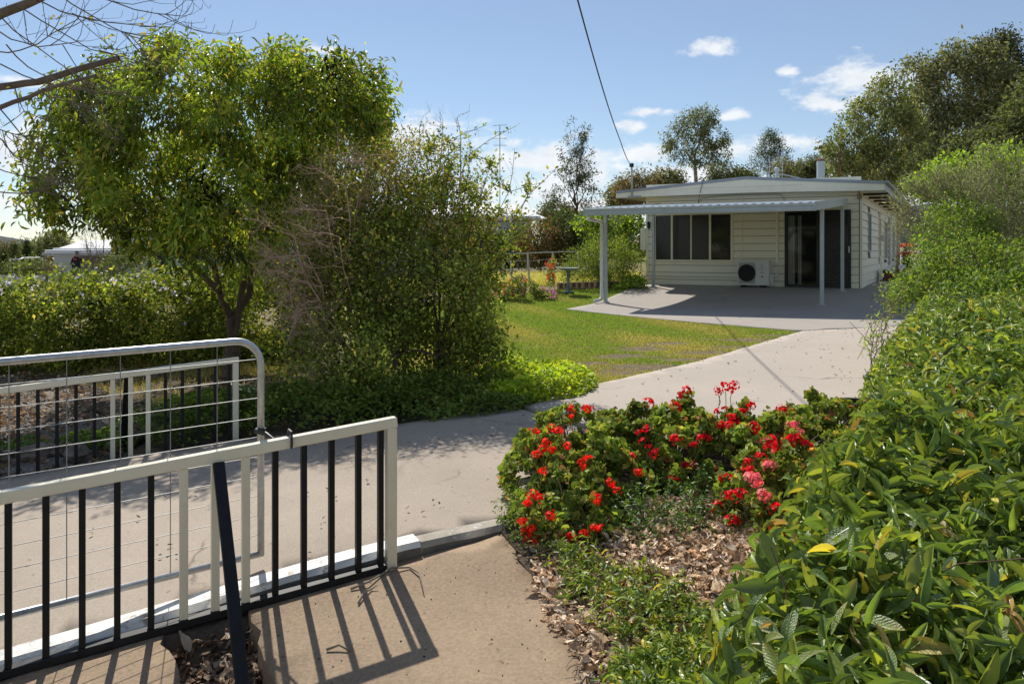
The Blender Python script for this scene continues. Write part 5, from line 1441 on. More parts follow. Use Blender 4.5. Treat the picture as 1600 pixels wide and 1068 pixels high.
for i, (cx, cy, rx, ry, hh) in enumerate(GER):
    root = empty('geranium', (cx, cy, g(cx, cy))); tag(root, GER_LAB[i], 'geranium', 'red geraniums in the corner bed'); b = np.array(root.location); rg = np.random.default_rng(400 + i); gers.append(root)
    n = int(7200 * rx * ry / .3)
    a = rg.uniform(0, 6.28, n); q = np.sqrt(rg.random(n)); x = cx + rx * q * np.cos(a); y = cy + ry * q * np.sin(a); h = ger_h(x, y, i)
    z = G(x, y) + h * (1 - .5 * rg.random(n) ** 1.7); z = np.maximum(z, G(x, y) + .01)
    # leaf clusters along shoots: pull points to random shoot centres for clumps and gaps
    K = 70; cc = rg.integers(0, n, K); C = np.c_[x, y, z]; lab = ((C[:, None, :] - C[cc][None]) ** 2).sum(-1).argmin(1)
    C = C * .58 + C[cc][lab] * .42 + rg.normal(size=C.shape) * .012
    C[:, 2] += (rg.normal(size=K) * .06)[lab] * np.clip(h / .3, 0, 1)
    outw = unit(np.c_[(x - cx) / rx, (y - cy) / ry, np.full(n, .9)])
    D = unit(rg.normal(size=(n, 3)) * .7 + outw * .5); N = unit(outw + rg.normal(size=(n, 3)) * .6)
    L = rg.uniform(.018, .046, n)
    o = link('foliage', leaves_mesh('foliage', C - b, D, N, L, L * 1.05, palette(rg, n, PAL_G, (4, 3, 4, 1.3, .5), .2, (1 + rg.normal(size=K) * .2)[lab][:, None]), M_gleaf, TG), root); o['kind'] = 'stuff'
    br = Branches(rg)
    for c in C[rg.choice(n, 140)]:
        f = c - b; r0 = np.array([f[0] * .3, f[1] * .3, 0]); br.curve(r0, np.array([0, 0, 1.]), f, .006, .003, 3, .05)
    o = link('stems', br.mesh('stems', M_twig, 5), root); o['kind'] = 'stuff'
def flower_mesh(i, cols, n=30, R_=.035, pl=.017):
    rg = np.random.default_rng(450 + i); v = unit(rg.normal(size=(n, 3)) + np.array([0, 0, .55])); P = v * R_ * rg.uniform(.5, 1.25, (n, 1)); P[:, 2] *= .7
    Ps, Ds, Ns = [], [], []
    for p, nn in zip(P, v):
        s = unit(np.cross(nn, rg.normal(size=3))); t = np.cross(nn, s)
        for k in range(5):
            a = k * 1.2566; Ps.append(p); Ds.append(s * math.cos(a) + t * math.sin(a) + nn * .25); Ns.append(nn)
    m = len(Ps)
    return leaves_mesh('flower_head', np.array(Ps), np.array(Ds), np.array(Ns), pl * rg.uniform(.8, 1.15, m), pl * .85, palette(rg, m, cols, None, .14), M_petal, T2)
RED = [flower_mesh(i, [(.62, .012, .022), (.72, .022, .020), (.46, .006, .03)], n=(13, 20, 8, 24)[i % 4], R_=(.034, .040, .026, .042)[i % 4]) for i in range(8)]
SCAR = [flower_mesh(20 + i, [(.74, .035, .012), (.68, .02, .012)], n=(12, 18, 8)[i % 3], R_=(.033, .040, .026)[i % 3]) for i in range(6)]
PINK = [flower_mesh(40 + i, [(.72, .24, .24), (.78, .33, .32), (.66, .14, .17)], n=30, R_=.044) for i in range(3)]
MAG = [flower_mesh(50 + i, [(.62, .05, .32), (.7, .12, .42)], n=16, R_=.018, pl=.011) for i in range(2)]
def put_head(px, py, shapes, s, k, low=False):
    X, Y = 780 + px / 2.189, 580 + py / 2.189
    if py < 150: p, i = W(X, Y, 5.25), min(range(len(GER)), key=lambda i: abs(GER[i][0] - (X - 800) / FPX * 5.25) + (.6 if i in (3, 4) else 0))
    else: p, i = hit_ger(X, Y)
    if low: p = W(X, Y, 3.95)
    rg = np.random.default_rng(500 + k); root = gers[i]; l = Vector(root.location)
    o = bpy.data.objects.new('flower_head', shapes[k % len(shapes)]); COL.objects.link(o); o.parent = root
    o.location = p - l; o.scale = (s * rg.uniform(.85, 1.15),) * 3; o.rotation_euler = (rg.normal() * .4, rg.normal() * .4, rg.uniform(0, 6))
    zb = g(p.x, p.y); dn = min(.16, max(.03, p.z - zb - .02))
    st = MB().tube([(0, .0, 0), (rg.normal() * .015, .02, -dn * .5), (rg.normal() * .02, .03, -dn)], .0022, 5).build('flower_stalk', M_stalk, root); st.location = p - l
M_stalk = paint('flower_stalk', (.14, .13, .04), .7, var=.3)
HEADS = [(248,128),(300,128),(130,205),(180,195),(160,245),(178,270),(235,255),(130,285),(305,298),(150,342),(118,425),(95,455),(175,490),(85,515),(115,535),(118,550),(100,575),(285,555),(225,590),(248,565),(350,535),(335,440),(382,382),(456,290),(475,345),(510,105),(620,80),(643,65),(603,120),(745,65),(770,45),(800,52),(770,130),(830,140),(760,180),(800,165),(875,185),(860,115),(500,195),(530,280),(490,240),(605,232),(640,320),(655,320),(690,228),(710,228),(590,372),(755,345),(850,310),(850,345),(785,360),(930,250),(895,290),(1000,240),(1050,250),(970,130),(1105,165),(800,425),(820,410),(750,465),(797,505),(790,555),(785,645),(830,630),(955,470),(960,540),(990,215),(1020,235),(815,185),(790,190),(725,160),(150,265),(205,205)]
for k, (px, py) in enumerate(HEADS):
    put_head(px, py, SCAR if px < 480 else RED, .82 if px < 900 else 1.0, k)
    if k % 2 == 0: put_head(px + 26 * math.sin(k * 2.1), py + 14 + 12 * math.cos(k * 1.7), SCAR if px < 480 else RED, .7, 200 + k)
for k, (px, py) in enumerate([(1005,188),(870,372),(905,425),(925,325),(935,570),(1020,205)]): put_head(px, py, PINK, .92 if k != 4 else .7, 100 + k)
for k, (px, py) in enumerate([(675,705),(740,720),(700,690)]): put_head(px, py, PINK, .6, 110 + k, True)
for k, (px, py) in enumerate([(478,547),(513,537),(537,524),(583,557)]): put_head(px, py, MAG, 1, 120 + k)
# big red head in front of the hedge
# seed stalks above the mound
# d) creeping plants and leaf litter in front
def wh_field(name, label, cat, items, n, Lr, pal, w, seed, mat, zf=None, tall=1.0):
    rg = np.random.default_rng(seed); it = np.array(items); i = rg.integers(0, len(it), n); a = rg.uniform(0, 6.28, n); q = np.sqrt(rg.random(n))
    x = it[i, 0] + it[i, 2] * q * np.cos(a); y = it[i, 1] + it[i, 2] * q * np.sin(a); z = G(x, y) * .5 + .5 * np.maximum(FP(x, y), 0) + it[i, 3] * (1 - q ** 2) * rg.random(n) ** .5 + .01
    C = np.c_[x, y, z]; N = unit(np.c_[(x - it[i, 0]) * 2, (y - it[i, 1]) * 2, np.full(n, .6)])
    P, D, Nn, L = whorl_arrays(C, N, rg, 6, Lr)
    root = empty(name, (it[0, 0], it[0, 1], g(it[0, 0], it[0, 1]))); tag(root, label, cat); b = np.array(root.location)
    o = link('foliage', leaves_mesh('foliage', P - b, D, Nn, L, L * .38, palette(rg, len(P), pal, w, .2), mat, T4), root); o['kind'] = 'stuff'
    br = Branches(rg)
    for c in C[rg.choice(n, min(n, 60), replace=False)]:
        f = c - b; br.curve(np.array([f[0], f[1], -.02]), np.array([0, 0, 1.]), f, .003, .002, 2, .05)
    o = link('stems', br.mesh('stems', M_twig, 4), root); o['kind'] = 'stuff'
wh_field('creeping_plant', 'small-leaved creeping plant at the bottom edge of the path', 'plant', [(.52, 2.80, .17, .12), (.66, 2.95, .18, .13), (.46, 2.66, .14, .10), (.74, 2.7, .2, .16), (.58, 2.66, .2, .14), (.84, 2.92, .2, .16), (.62, 2.84, .2, .14), (.50, 2.5, .18, .14), (.66, 2.5, .2, .18), (.46, 2.92, .1, .07), (.80, 3.05, .2, .16), (.95, 3.1, .2, .18)], 700, (.024, .05), PAL_CL, W_CL, 601, M_leaf_gloss)
wh_field('creeping_plant', 'leafy creeper sprawling over the dry litter beside the path', 'plant', [(.46, 3.42, .17, .14), (.60, 3.25, .17, .13), (.38, 3.55, .12, .08), (.72, 3.4, .14, .1), (.62, 3.05, .16, .11), (.78, 3.14, .16, .12), (.50, 3.3, .16, .1), (.36, 3.72, .12, .07), (.30, 3.88, .12, .08), (.56, 3.6, .12, .08)], 300, (.024, .055), PAL_CL, W_CL, 602, M_leaf_gloss)
wh_field('creeping_plant', 'dark leafy plant growing between the two rows of geraniums', 'plant', [(.85, 4.35, .30, .22), (1.05, 4.45, .28, .25), (.65, 4.3, .22, .17), (.95, 4.2, .2, .12), (.48, 4.12, .16, .08), (.75, 4.12, .2, .1), (1.15, 4.2, .2, .16)], 420, (.022, .05), [(.04, .085, .024), (.055, .11, .025), (.085, .14, .03)], None, 603, M_leaf_gloss)
wh_field('creeping_plant', 'fresh green tuft at the kerb end below the red geraniums', 'plant', [(.05, 4.42, .14, .16), (.16, 4.1, .15, .13), (.12, 4.22, .14, .12)], 130, (.015, .032), [(.07, .125, .03), (.10, .16, .03)], None, 604, M_leaf)
rg = np.random.default_rng(610)
x = rg.uniform(.12, 1.5, 13000); y = rg.uniform(2.75, 4.5, 13000)
m = (x > .40 - (y - 2.95) * .33 - np.abs(rg.normal(size=13000)) * .05); x, y = x[m], y[m]
zbed = np.where(x > .36 - (y - 2.95) * .33, bed_z(x, y), FP(x, y))
dead_leaves('leaf_litter', 'pale curled dead leaves lying in front of the geraniums', x, y, zbed + rg.uniform(.0, .022, len(x)), .042, [(.56, .45, .34), (.66, .55, .43), (.42, .31, .21), (.28, .19, .12), (.74, .64, .52)], 611)
def twigs(name, label, pts, seed, mat, r=.003):
    rg = np.random.default_rng(seed); br = Branches(rg)
    for x, y, z, L, a in pts:
        p = np.array([x, y, z]); d = np.array([math.cos(a), math.sin(a), 0]); e = p + d * L
        e[2] = float(FP(e[0], e[1])) + .008 + rg.random() * .01
        br.curve(p, unit(d + rg.normal(size=3) * .4 * np.array([1, 1, .1])), e, r * rg.uniform(.6, 1.4), r * .5, 4, .05)
    o = link(name, br.mesh(name, mat, 5)); tag(o, label, 'twigs', kind='stuff'); return o
pts = [(.28 + rg.normal() * .07 + t * .06, 3.42 - t * .5 + rg.normal() * .07, 0, rg.uniform(.03, .13), rg.uniform(0, 6.28)) for t in rg.random(55)]
pts = [(x, y, float(FP(x, y)) + .006 + rg.random() * .01, L, a) for x, y, z, L, a in pts]
twigs('dry_twigs', 'dry straw-coloured twigs at the edge of the bed on the path', pts, 612, M_pale_bark, .0028)
for k, (chain, lab) in enumerate([([(548, 922), (575, 915), (595, 900), (612, 893), (640, 888), (655, 900), (662, 930)], 'long dry twig bent across the fence shadow below the end post'), ([(510, 1017), (530, 1014), (545, 1018), (552, 1012)], 'short forked dry twig lying between the bar shadows'), ([(560, 945), (568, 932), (580, 922), (590, 920)], 'thin dry twig lying left of the corner shadow'), ([(905, 1075), (915, 1064), (945, 1066)], 'small dark twig at the bottom edge of the path')]):
    pp_ = [gpath(*c) for c in chain]; o = MB().tube([(x, y, float(FP(x, y)) + .008 + (.012 if i % 2 else 0)) for i, (x, y) in enumerate(pp_)], [.006] + [.005] * (len(pp_) - 2) + [.002], 6).build('fallen_twig', M_pale_bark, smooth=True); tag(o, lab, 'twig', 'fallen twigs on the path')
x = rg.uniform(-1.6, -.85, 2600); y = rg.uniform(2.3, 3.66, 2600)
pr, plx = np.array(P_pr), np.array(P_pl); m = ~inside(pr, x - .02, y) & ~inside(plx, x + .02, y) & (((y - 4.062) * .8896 - (x + .63) * .4567) < -.13); x, y = x[m], y[m]
dead_leaves('leaf_litter', 'curled brown dead leaves heaped in the washed-out pit under the balustrade', x, y, pit_z(x, y) + rg.uniform(0, .03, len(x)), .055, [(.24, .17, .12), (.34, .27, .21), (.16, .11, .08), (.42, .35, .28)], 613)
# black pot half hidden in the hedge
pp_ = W(1332, 632, 6.6); pot = empty('plant_pot', (pp_.x, 6.6, g(pp_.x, 6.6)))
tag(pot, 'black plastic pot rim showing between the geraniums and the hedge', 'pot')
ph = pp_.z - g(pp_.x, 6.6) + .03
MB().lathe([(.11, 0), (.15, ph - .03), (.165, ph - .03), (.165, ph), (.15, ph), (.145, ph - .04), (.01, ph - .05)], 20).build('pot_body', M_cable, pot)
# specks on the path and driveway
x = rg.uniform(-2, .3, 130); y = rg.uniform(2.8, 4, 130)
m = inside(pr, x, y); pebbles('path_grit', 'loose dark grit scattered on the brown path', 'grit', x[m], y[m], FP(x[m], y[m]) + .002, .005, [(.03, .025, .02), (.09, .06, .04)], M_dry, 615)
x = rg.uniform(-3, 6, 900); y = rg.uniform(3.5, 13, 900); m = inside(np.array(P_cross), x, y) | inside(np.array(P_main), x, y)
dead_leaves('leaf_litter', 'tiny dead leaf fragments scattered on the driveway', x[m], y[m], G(x[m], y[m]) + .018, .022, [(.2, .15, .1), (.32, .26, .2), (.1, .08, .06)], 616, .2)
# ------------------------------------------------------------------ shrubs on the right
make_tree('grey_shrub', 'grey-green wispy shrub leaning over the side of the house', 'shrub', (9.6, 15.0, g(9.6, 15)),
          [lob(1490, 330, 14.6, 90, 78, 1.3), lob(1570, 310, 14.8, 85, 90, 1.3), lob(1448, 325, 14.8, 46, 48, .8), lob(1530, 390, 14.2, 95, 60, 1.2), lob(1600, 400, 14.2, 60, 80, 1.2)], 1700, 24, .10, (.075, .22),
          [(.125, .135, .085), (.155, .165, .105), (.09, .105, .055), (.12, .14, .055)], (4, 3, 3, 2), 701, .07, (6, 5, 4, 3), (9.5, 15, g(9.6, 15) + .7), M_leaf_dull, M_twig, droop=-.5, nbr=900, tip=.005, out=.8, hole=2.3, clumpvar=.2)
make_tree('bright_shrub', 'bright lime-green leafy bush behind the grey shrub', 'shrub', (12.0, 18.5, g(12, 18.5)),
          [lob(1530, 275, 18.5, 85, 40, 1.1), lob(1570, 255, 18.5, 45, 26, .8), lob(1465, 290, 18.3, 40, 28, .7), lob(1540, 340, 18.6, 90, 60, 1)], 420, 26, .11, (.11, .6), [(.15, .25, .02), (.21, .31, .025), (.10, .18, .02)], None, 703, .06, (5, 4, 4), None, M_leaf, M_twig, nbr=250, tip=.006)
make_tree('green_shrub', 'fresh green bush hiding the edge of the side driveway', 'shrub', (7.9, 13.9, g(7.9, 13.9)),
          [lob(1468, 365, 13.8, 42, 40, .5), lob(1500, 400, 13.6, 46, 46, .6), lob(1482, 425, 13.7, 26, 26, .4), lob(1515, 355, 13.9, 40, 40, .5)], 520, 26, .085, (.06, .5), [(.10, .175, .025), (.14, .215, .028), (.065, .115, .02)], None, 705, .03, (6, 4, 4), None, M_leaf, M_twig, nbr=250, tip=.004, hole=3)
make_tree('green_shrub', 'mid-green shrub rising behind the glossy hedge at the right edge', 'shrub', (6.3, 10.2, g(6.3, 10.2)),
          [lob(1510, 410, 10.4, 80, 36, .6), lob(1580, 420, 10.0, 75, 45, .6), lob(1480, 450, 10.2, 80, 38, .6), lob(1560, 470, 9.6, 90, 40, .6), lob(1430, 462, 10.8, 40, 26, .4)], 900, 26, .085, (.055, .45), [(.095, .165, .03), (.13, .20, .03), (.06, .105, .02), (.17, .19, .045)], (4, 3, 3, 1), 707, .03, (7, 4, 4), None, M_leaf, M_twig, nbr=350, tip=.004, hole=3)
rg = np.random.default_rng(709)
def wispy(name, label, base, tips, leaf, cols, seed, fuzz=2, per=5):
    return shoots(name, label, base, tips, leaf, cols, seed, per, .006, M_leaf, M_twig, .03, fuzz)
wispy('wispy_shoots', 'thin pale leafy shoots sticking out above the end of the glossy hedge', (4.9, 10.6, g(4.9, 10.6)), [W(1385, 455, 10.6), W(1398, 470, 10.4), W(1402, 458, 10.8)], (.045, .35), [(.15, .20, .04), (.16, .2, .05)], 710)
wispy('wispy_shoots', 'slender bamboo-like sprig beside the driveway at the hedge end', (3.75, 8.3, g(3.75, 8.3)), [W(1358, 505, 8.3), W(1350, 530, 8.3), W(1380, 500, 8.6)], (.07, .2), [(.16, .25, .05), (.22, .3, .07)], 711)

# ------------------------------------------------------------------ garden by the wire fence
make_tree('round_shrub', 'rounded olive-green bush behind the brick edging beside the house', 'shrub', (2.6, 23.6, g(2.6, 23.6)),
          [lob(915, 412, 23.3, 36, 26, .8), lob(950, 402, 23.5, 40, 36, .9), lob(978, 412, 23.6, 26, 26, .7), lob(900, 425, 23.2, 28, 18, .6), lob(960, 428, 23.3, 36, 16, .6)], 480, 28, .11, (.085, .3), [(.085, .135, .025), (.13, .185, .035), (.06, .095, .02), (.19, .19, .05)], (4, 3, 3, .8), 721, .04, (6, 4, 4), None, M_leaf, M_twig, nbr=200, droop=-.7, out=.7, tip=.005)
make_tree('vine_bush', 'bright green leafy vine behind the patio roof post', 'shrub', (3.7, 26.5, g(3.7, 26.5)), [lob(930, 345, 26.5, 16, 14, .5), lob(968, 352, 26.4, 26, 22, .6), lob(990, 370, 26.2, 26, 40, .6), lob(945, 370, 26.6, 30, 22, .6), lob(915, 350, 26.6, 18, 12, .5)], 260, 24, .12, (.11, .65), [(.13, .22, .025), (.07, .13, .02), (.045, .085, .02), (.2, .27, .04)], None, 723, .04, (5, 4, 4), None, M_leaf, M_twig, nbr=140, tip=.006)
def dark_row():
    k = 0
    for px, w, top, col, lab in [(845, 34, 345, 0, 'dark reddish-green shrub at the left of the row behind the wire fence'), (880, 30, 332, 1, 'dense dark green shrub in the middle of the row behind the wire fence'), (925, 36, 338, 2, 'brownish-green shrub right of the bare-trunked pine'), (800, 30, 355, 1, 'dark shrub half hidden behind the arching shrub'), (755, 34, 350, 2, 'dull shrub seen through the arching shrub'), (700, 40, 345, 1, 'dark shrub hidden behind the untidy shrub')]:
        d = 33 + k * .7; p = W(px, 400, d); zb = g(p.x, d)
        pal = [[(.05, .07, .025), (.10, .075, .035), (.15, .09, .04)], [(.035, .055, .02), (.05, .075, .025)], [(.07, .08, .03), (.12, .10, .04), (.05, .06, .02)]][col]
        make_tree('dark_shrub', lab, 'shrub', (p.x, d, zb), [lob(px, (top + 410) / 2, d, w, (410 - top) / 2 + 4, .9), lob(px - w * .4, (top + 430) / 2, d, w * .7, (400 - top) / 2, .8), lob(px + w * .5, (top + 425) / 2 + 4, d, w * .6, (400 - top) / 2, .8)], 260, 26, .17, (.13, .5), pal, None, 730 + k, .06, (5, 4, 4), None, M_leaf, M_bark, nbr=120, tip=.008, group='shrubs behind the wire fence'); k += 1
dark_row()
# birdbath
bp = W(888, 455, 21.8); bb = empty('birdbath', (bp.x, 21.8, g(bp.x, 21.8)))
tag(bb, 'green cast birdbath on the lawn before the brick edging', 'birdbath')
MB().lathe([(.16, 0), (.15, .03), (.08, .06), (.05, .1), (.035, .3), (.045, .5), (.06, .6), (.07, .62)], 14).build('pedestal', M_green_iron, bb, smooth=True)
MB().lathe([(.05, .60), (.2, .62), (.30, .66), (.31, .685), (.29, .685), (.2, .645), (.01, .635)], 22).build('basin', paint('verdigris', (.30, .36, .33), .55, var=.2), bb, smooth=True)
# brick edging
be = empty('brick_edging', (1.9, 22.6, g(1.9, 22.6))); tag(be, 'row of pale hollow bricks edging the bed behind the birdbath', 'edging')
bk = MB(); bk.box(-.19, -.13, -.1, .1, 0, .2); bk.box(-.03, .03, -.1, .1, .03, .17); bk.box(.13, .19, -.1, .1, 0, .2); bk.box(-.13, .13, -.1, .1, 0, .03); bk.box(-.13, .13, -.1, .1, .17, .2); bk.box(-.13, .13, .06, .1, .03, .17)
br0 = bk.build('brick', M_brick, be)
for i in range(5):
    p = W(881 + i * 19.5, 447, 22.8 + i * .12); o = br0 if i == 0 else br0.copy()
    if i: COL.objects.link(o); o.parent = be
    o.location = Vector((p.x, p.y, g(p.x, p.y) - .01)) - be.location; o.rotation_euler = (0, 0, R(-4 + i * 2))
# bedding flowers
def bedding(name, label, px0, px1, py, d, h, n, pals, fl, seed, nf):
    rg = np.random.default_rng(seed); p0, p1 = W(px0, py, d), W(px1, py, d); xm = (p0.x + p1.x) / 2; root = empty(name, (xm, d, g(xm, d))); tag(root, label, 'flowers'); b = np.array(root.location)
    x = rg.uniform(p0.x, p1.x, n); y = d + rg.normal(size=n) * .3; hh = h * (.6 + .4 * np.sin(x * 5 + seed)); z = G(x, y) + hh * rg.random(n) ** .6
    P = np.c_[x, y, z]; o = link('foliage', leaves_mesh('foliage', P - b, rg.normal(size=(n, 3)), unit(rg.normal(size=(n, 3)) + np.array([0, 0, .8])), .08, .04, palette(rg, n, pals), M_leaf), root); o['kind'] = 'stuff'
    i = rg.integers(0, n, nf); Pf = np.repeat(P[i] + np.array([0, -.05, .05]), 10, 0) + rg.normal(size=(nf * 10, 3)) * .03
    o = link('blooms', leaves_mesh('blooms', Pf - b, rg.normal(size=Pf.shape), rg.normal(size=Pf.shape), .05, .045, palette(rg, len(Pf), fl), M_petal), root); o['kind'] = 'stuff'
gp_ = [(.06, .10, .03), (.10, .14, .04), (.16, .16, .06)]
bedding('bedding_flowers', 'magenta flowering clump left of the birdbath', 828, 868, 455, 20.8, .45, 1500, gp_, [(.42, .12, .36), (.48, .2, .42)], 741, 14)
bedding('bedding_flowers', 'salmon and red flowers at the left end of the lawn border', 770, 822, 462, 20.3, .6, 1900, gp_, [(.65, .16, .12), (.6, .05, .03), (.7, .3, .25)], 742, 30)
bedding('bedding_flowers', 'tall scarlet flower spikes beside the round bush', 855, 866, 440, 22.5, 1.0, 500, gp_, [(.6, .03, .02)], 743, 16)
bedding('bedding_flowers', 'low green planting between the round bush and the patio', 955, 1008, 440, 23.0, .35, 2000, [(.08, .15, .025), (.13, .20, .03)], [(.3, .15, .08)], 744, 4)
# wire fence with pipe posts
wf = empty('wire_fence', (0, 26, g(0, 26))); tag(wf, 'low pipe and wire fence behind the flower border', 'fence')
fpx = [(738, 26.3), (762, 26.2), (788, 26), (800, 25.8), (827, 25.4), (866, 27.4), (905, 29)]
tops = []
for px, d in fpx:
    p = W(px, 400, d); zb = g(p.x, d); a = Vector((p.x, d, zb - .05)) - wf.location; t_ = Vector((p.x - .05, d, zb + 1.02)) - wf.location
    MB().tube([a, t_], .035, 8).build('post', M_galv, wf); tops.append((a, t_))
for k, f in enumerate((.98, .75, .5, .28)):
    for (a, t_), (a2, t2) in zip(tops[:-1], tops[1:]):
        MB().tube([a + (t_ - a) * f, a2 + (t2 - a2) * f], .02 if k == 0 else .006, 6).build('top_pipe' if k == 0 else 'wire', M_galv, wf)
# ------------------------------------------------------------------ trees beyond
PE = [(.065, .085, .035), (.095, .115, .05), (.045, .06, .025), (.13, .13, .06)]
def far_tree(name, label, px, d, ells, n, per, spread, leaf, cols, seed, r0=.16, levels=(5, 4, 4), bark=None, hole=0, fork_py=None, **kw):
    x = (px - 800) / FPX * d; zb = g(x, min(d, 120)); fork = None
    if fork_py: fork = tuple(W(px, fork_py, d))
    return make_tree(name, label, 'tree', (x, d, zb), ells, n, per, spread, leaf, cols, None, seed, r0, levels, fork, kw.pop('mat', M_leaf_dull), bark or M_bark, hole=hole, group='trees beyond the garden', tip=kw.pop('tip', .012), **kw)
# thin pine
pn = [lob(902, 205, 38, 20, 26, .7), lob(888, 235, 38, 20, 22, .7), lob(915, 240, 38, 18, 22, .7), lob(890, 275, 38, 24, 18, .8), lob(920, 280, 38, 22, 18, .8), lob(878, 300, 38, 30, 12, .9), lob(922, 305, 38, 26, 14, .9), lob(900, 260, 38, 22, 30, .7), lob(870, 320, 38, 22, 12, .8), lob(925, 325, 38, 20, 12, .8)]
far_tree('thin_pine', 'thin sparse pine standing behind the wire fence', 900, 38, pn, 330, 16, .10, (.16, .3), [(.035, .05, .03), (.05, .065, .035)], 751, .12, (8, 4, 3), fork_py=330, nbr=330, shell=.6, tip=.008)
eu = [lob(1085, 195, 55, 30, 28, 1.3), lob(1060, 212, 55, 26, 24, 1.1), lob(1115, 212, 55, 24, 24, 1.1), lob(1095, 180, 55, 26, 14, 1.), lob(1048, 235, 55, 14, 18, .8), lob(1125, 240, 55, 14, 22, .8), lob(1075, 245, 55, 14, 20, .8), lob(1100, 240, 55, 20, 26, .9)]
far_tree('gum_tree', 'open-crowned gum tree rising behind the middle of the roof', 1086, 55, eu, 300, 26, .17, (.24, .32), [(.07, .10, .05), (.10, .125, .065), (.05, .07, .035), (.15, .15, .07)], 753, .16, (5, 4, 4), M_pale_bark, 0, 262, nbr=300, droop=.8, tip=.012)
ca = [lob(1205, 232, 60, 16, 24, .9), lob(1198, 250, 60, 24, 24, 1), lob(1216, 250, 60, 20, 26, 1), lob(1203, 220, 60, 10, 14, .6)]
far_tree('she_oak', 'small dark she-oak behind the roof right of the gum tree', 1204, 60, ca, 200, 30, .2, (.28, .16), [(.04, .055, .03), (.055, .07, .035)], 755, .12, fork_py=275, nbr=150, droop=-.4)
far_tree('brush_tree', 'small olive tree beside the dark she-oak', 1228, 56, [lob(1228, 268, 56, 20, 18, 1), lob(1250, 275, 56, 20, 12, 1)], 140, 24, .2, (.22, .4), [(.10, .105, .045), (.14, .13, .055)], 756, .1, fork_py=285, nbr=80)
for k, (px, py, rx, ry, cl_, lab) in enumerate([(1000, 292, 36, 26, 0, 'low brown scrub tree left of the service mast'), (1040, 285, 30, 18, 1, 'low olive scrub tree behind the left roof edge'), (975, 302, 26, 20, 1, 'low dull scrub tree behind the gable end'), (1140, 275, 40, 12, 2, 'dark scrub tree behind the roof aerial'), (1270, 262, 20, 18, 2, 'thin scrub tree left of the flue'), (870, 335, 26, 24, 1, 'dull scrub tree behind the thin pine')]):
    d = 46 + k
    far_tree('scrub_tree', lab, px, d, [lob(px, py, d, rx, ry, 1.2), lob(px + rx * .5, py + 8, d, rx * .6, ry * .8, 1), lob(px - rx * .5, py + 8, d, rx * .6, ry * .8, 1)], 220, 26, .2, (.2, .4), [[(.11, .085, .045), (.15, .11, .055), (.07, .07, .03)], [(.075, .085, .035), (.11, .11, .045)], [(.05, .065, .03), (.08, .09, .04)]][cl_], 760 + k, .1, fork_py=py + ry, nbr=80)
# gum grove on the right
GR = [('broad gum tree with yellow-green leaves behind the flue', 1365, 40, [lob(1365, 190, 40, 50, 52, 1.6), lob(1330, 235, 40, 36, 40, 1.3), lob(1400, 220, 40, 50, 56, 1.5), lob(1380, 150, 40, 34, 30, 1.2), lob(1305, 240, 40, 22, 26, .9), lob(1360, 265, 40, 60, 30, 1.5)], [(.105, .135, .045), (.145, .17, .06), (.07, .095, .03), (.19, .19, .08)], .14, 2.2),
      ('tall olive gum tree filling the upper right', 1510, 46, [lob(1500, 140, 46, 80, 60, 2.5), lob(1455, 175, 46, 52, 62, 2), lob(1560, 160, 46, 62, 62, 2), lob(1500, 215, 46, 95, 60, 2.4), lob(1440, 110, 46, 36, 26, 1.2), lob(1520, 90, 46, 50, 24, 1.4)], [(.11, .13, .06), (.14, .155, .075), (.075, .095, .042), (.17, .165, .09)], .18, 2.4),
      ('dark gum tree poking above the grove at the top right', 1565, 62, [lob(1560, 72, 62, 26, 22, 1.3), lob(1575, 100, 62, 30, 30, 1.5), lob(1590, 140, 62, 40, 40, 2)], [(.04, .055, .025), (.06, .07, .035)], .2, 0),
      ('dark green gum tree behind the lime bush at the right edge', 1590, 36, [lob(1590, 250, 36, 50, 70, 1.6), lob(1540, 250, 36, 50, 50, 1.5), lob(1480, 255, 36, 60, 40, 1.4), lob(1620, 180, 36, 50, 60, 1.5)], [(.05, .07, .025), (.075, .095, .035), (.10, .11, .045)], .16, 2.0),
      ('shaded gum tree behind the side of the house', 1400, 50, [lob(1400, 265, 50, 60, 45, 2), lob(1340, 275, 50, 40, 30, 1.6), lob(1450, 260, 50, 50, 50, 2)], [(.05, .065, .025), (.075, .085, .03)], .16, 0)]
for k, (lab, px, d, el_, cols, ls, hole) in enumerate(GR):
    far_tree('gum_tree', lab, px, d, el_, (620, 1250, 320, 620, 420)[k], 32, (.19, .27, .32, .25, .28)[k], (ls * 1.55, .42), cols, 780 + k, .2, (5, 5, 4), M_pale_bark, hole, 320, nbr=320, droop=.7, tip=.014)
# rusty pole before the grove
rp = W(1311, 340, 37); o = MB().tube([(0, 0, 0), (0, 0, 5.3)], .05, 8).build('rusty_pole', paint('rust', (.18, .07, .045), .9)); o.location = (rp.x, 37, g(rp.x, 37)); tag(o, 'thin rusty pole standing behind the house flue', 'pole')
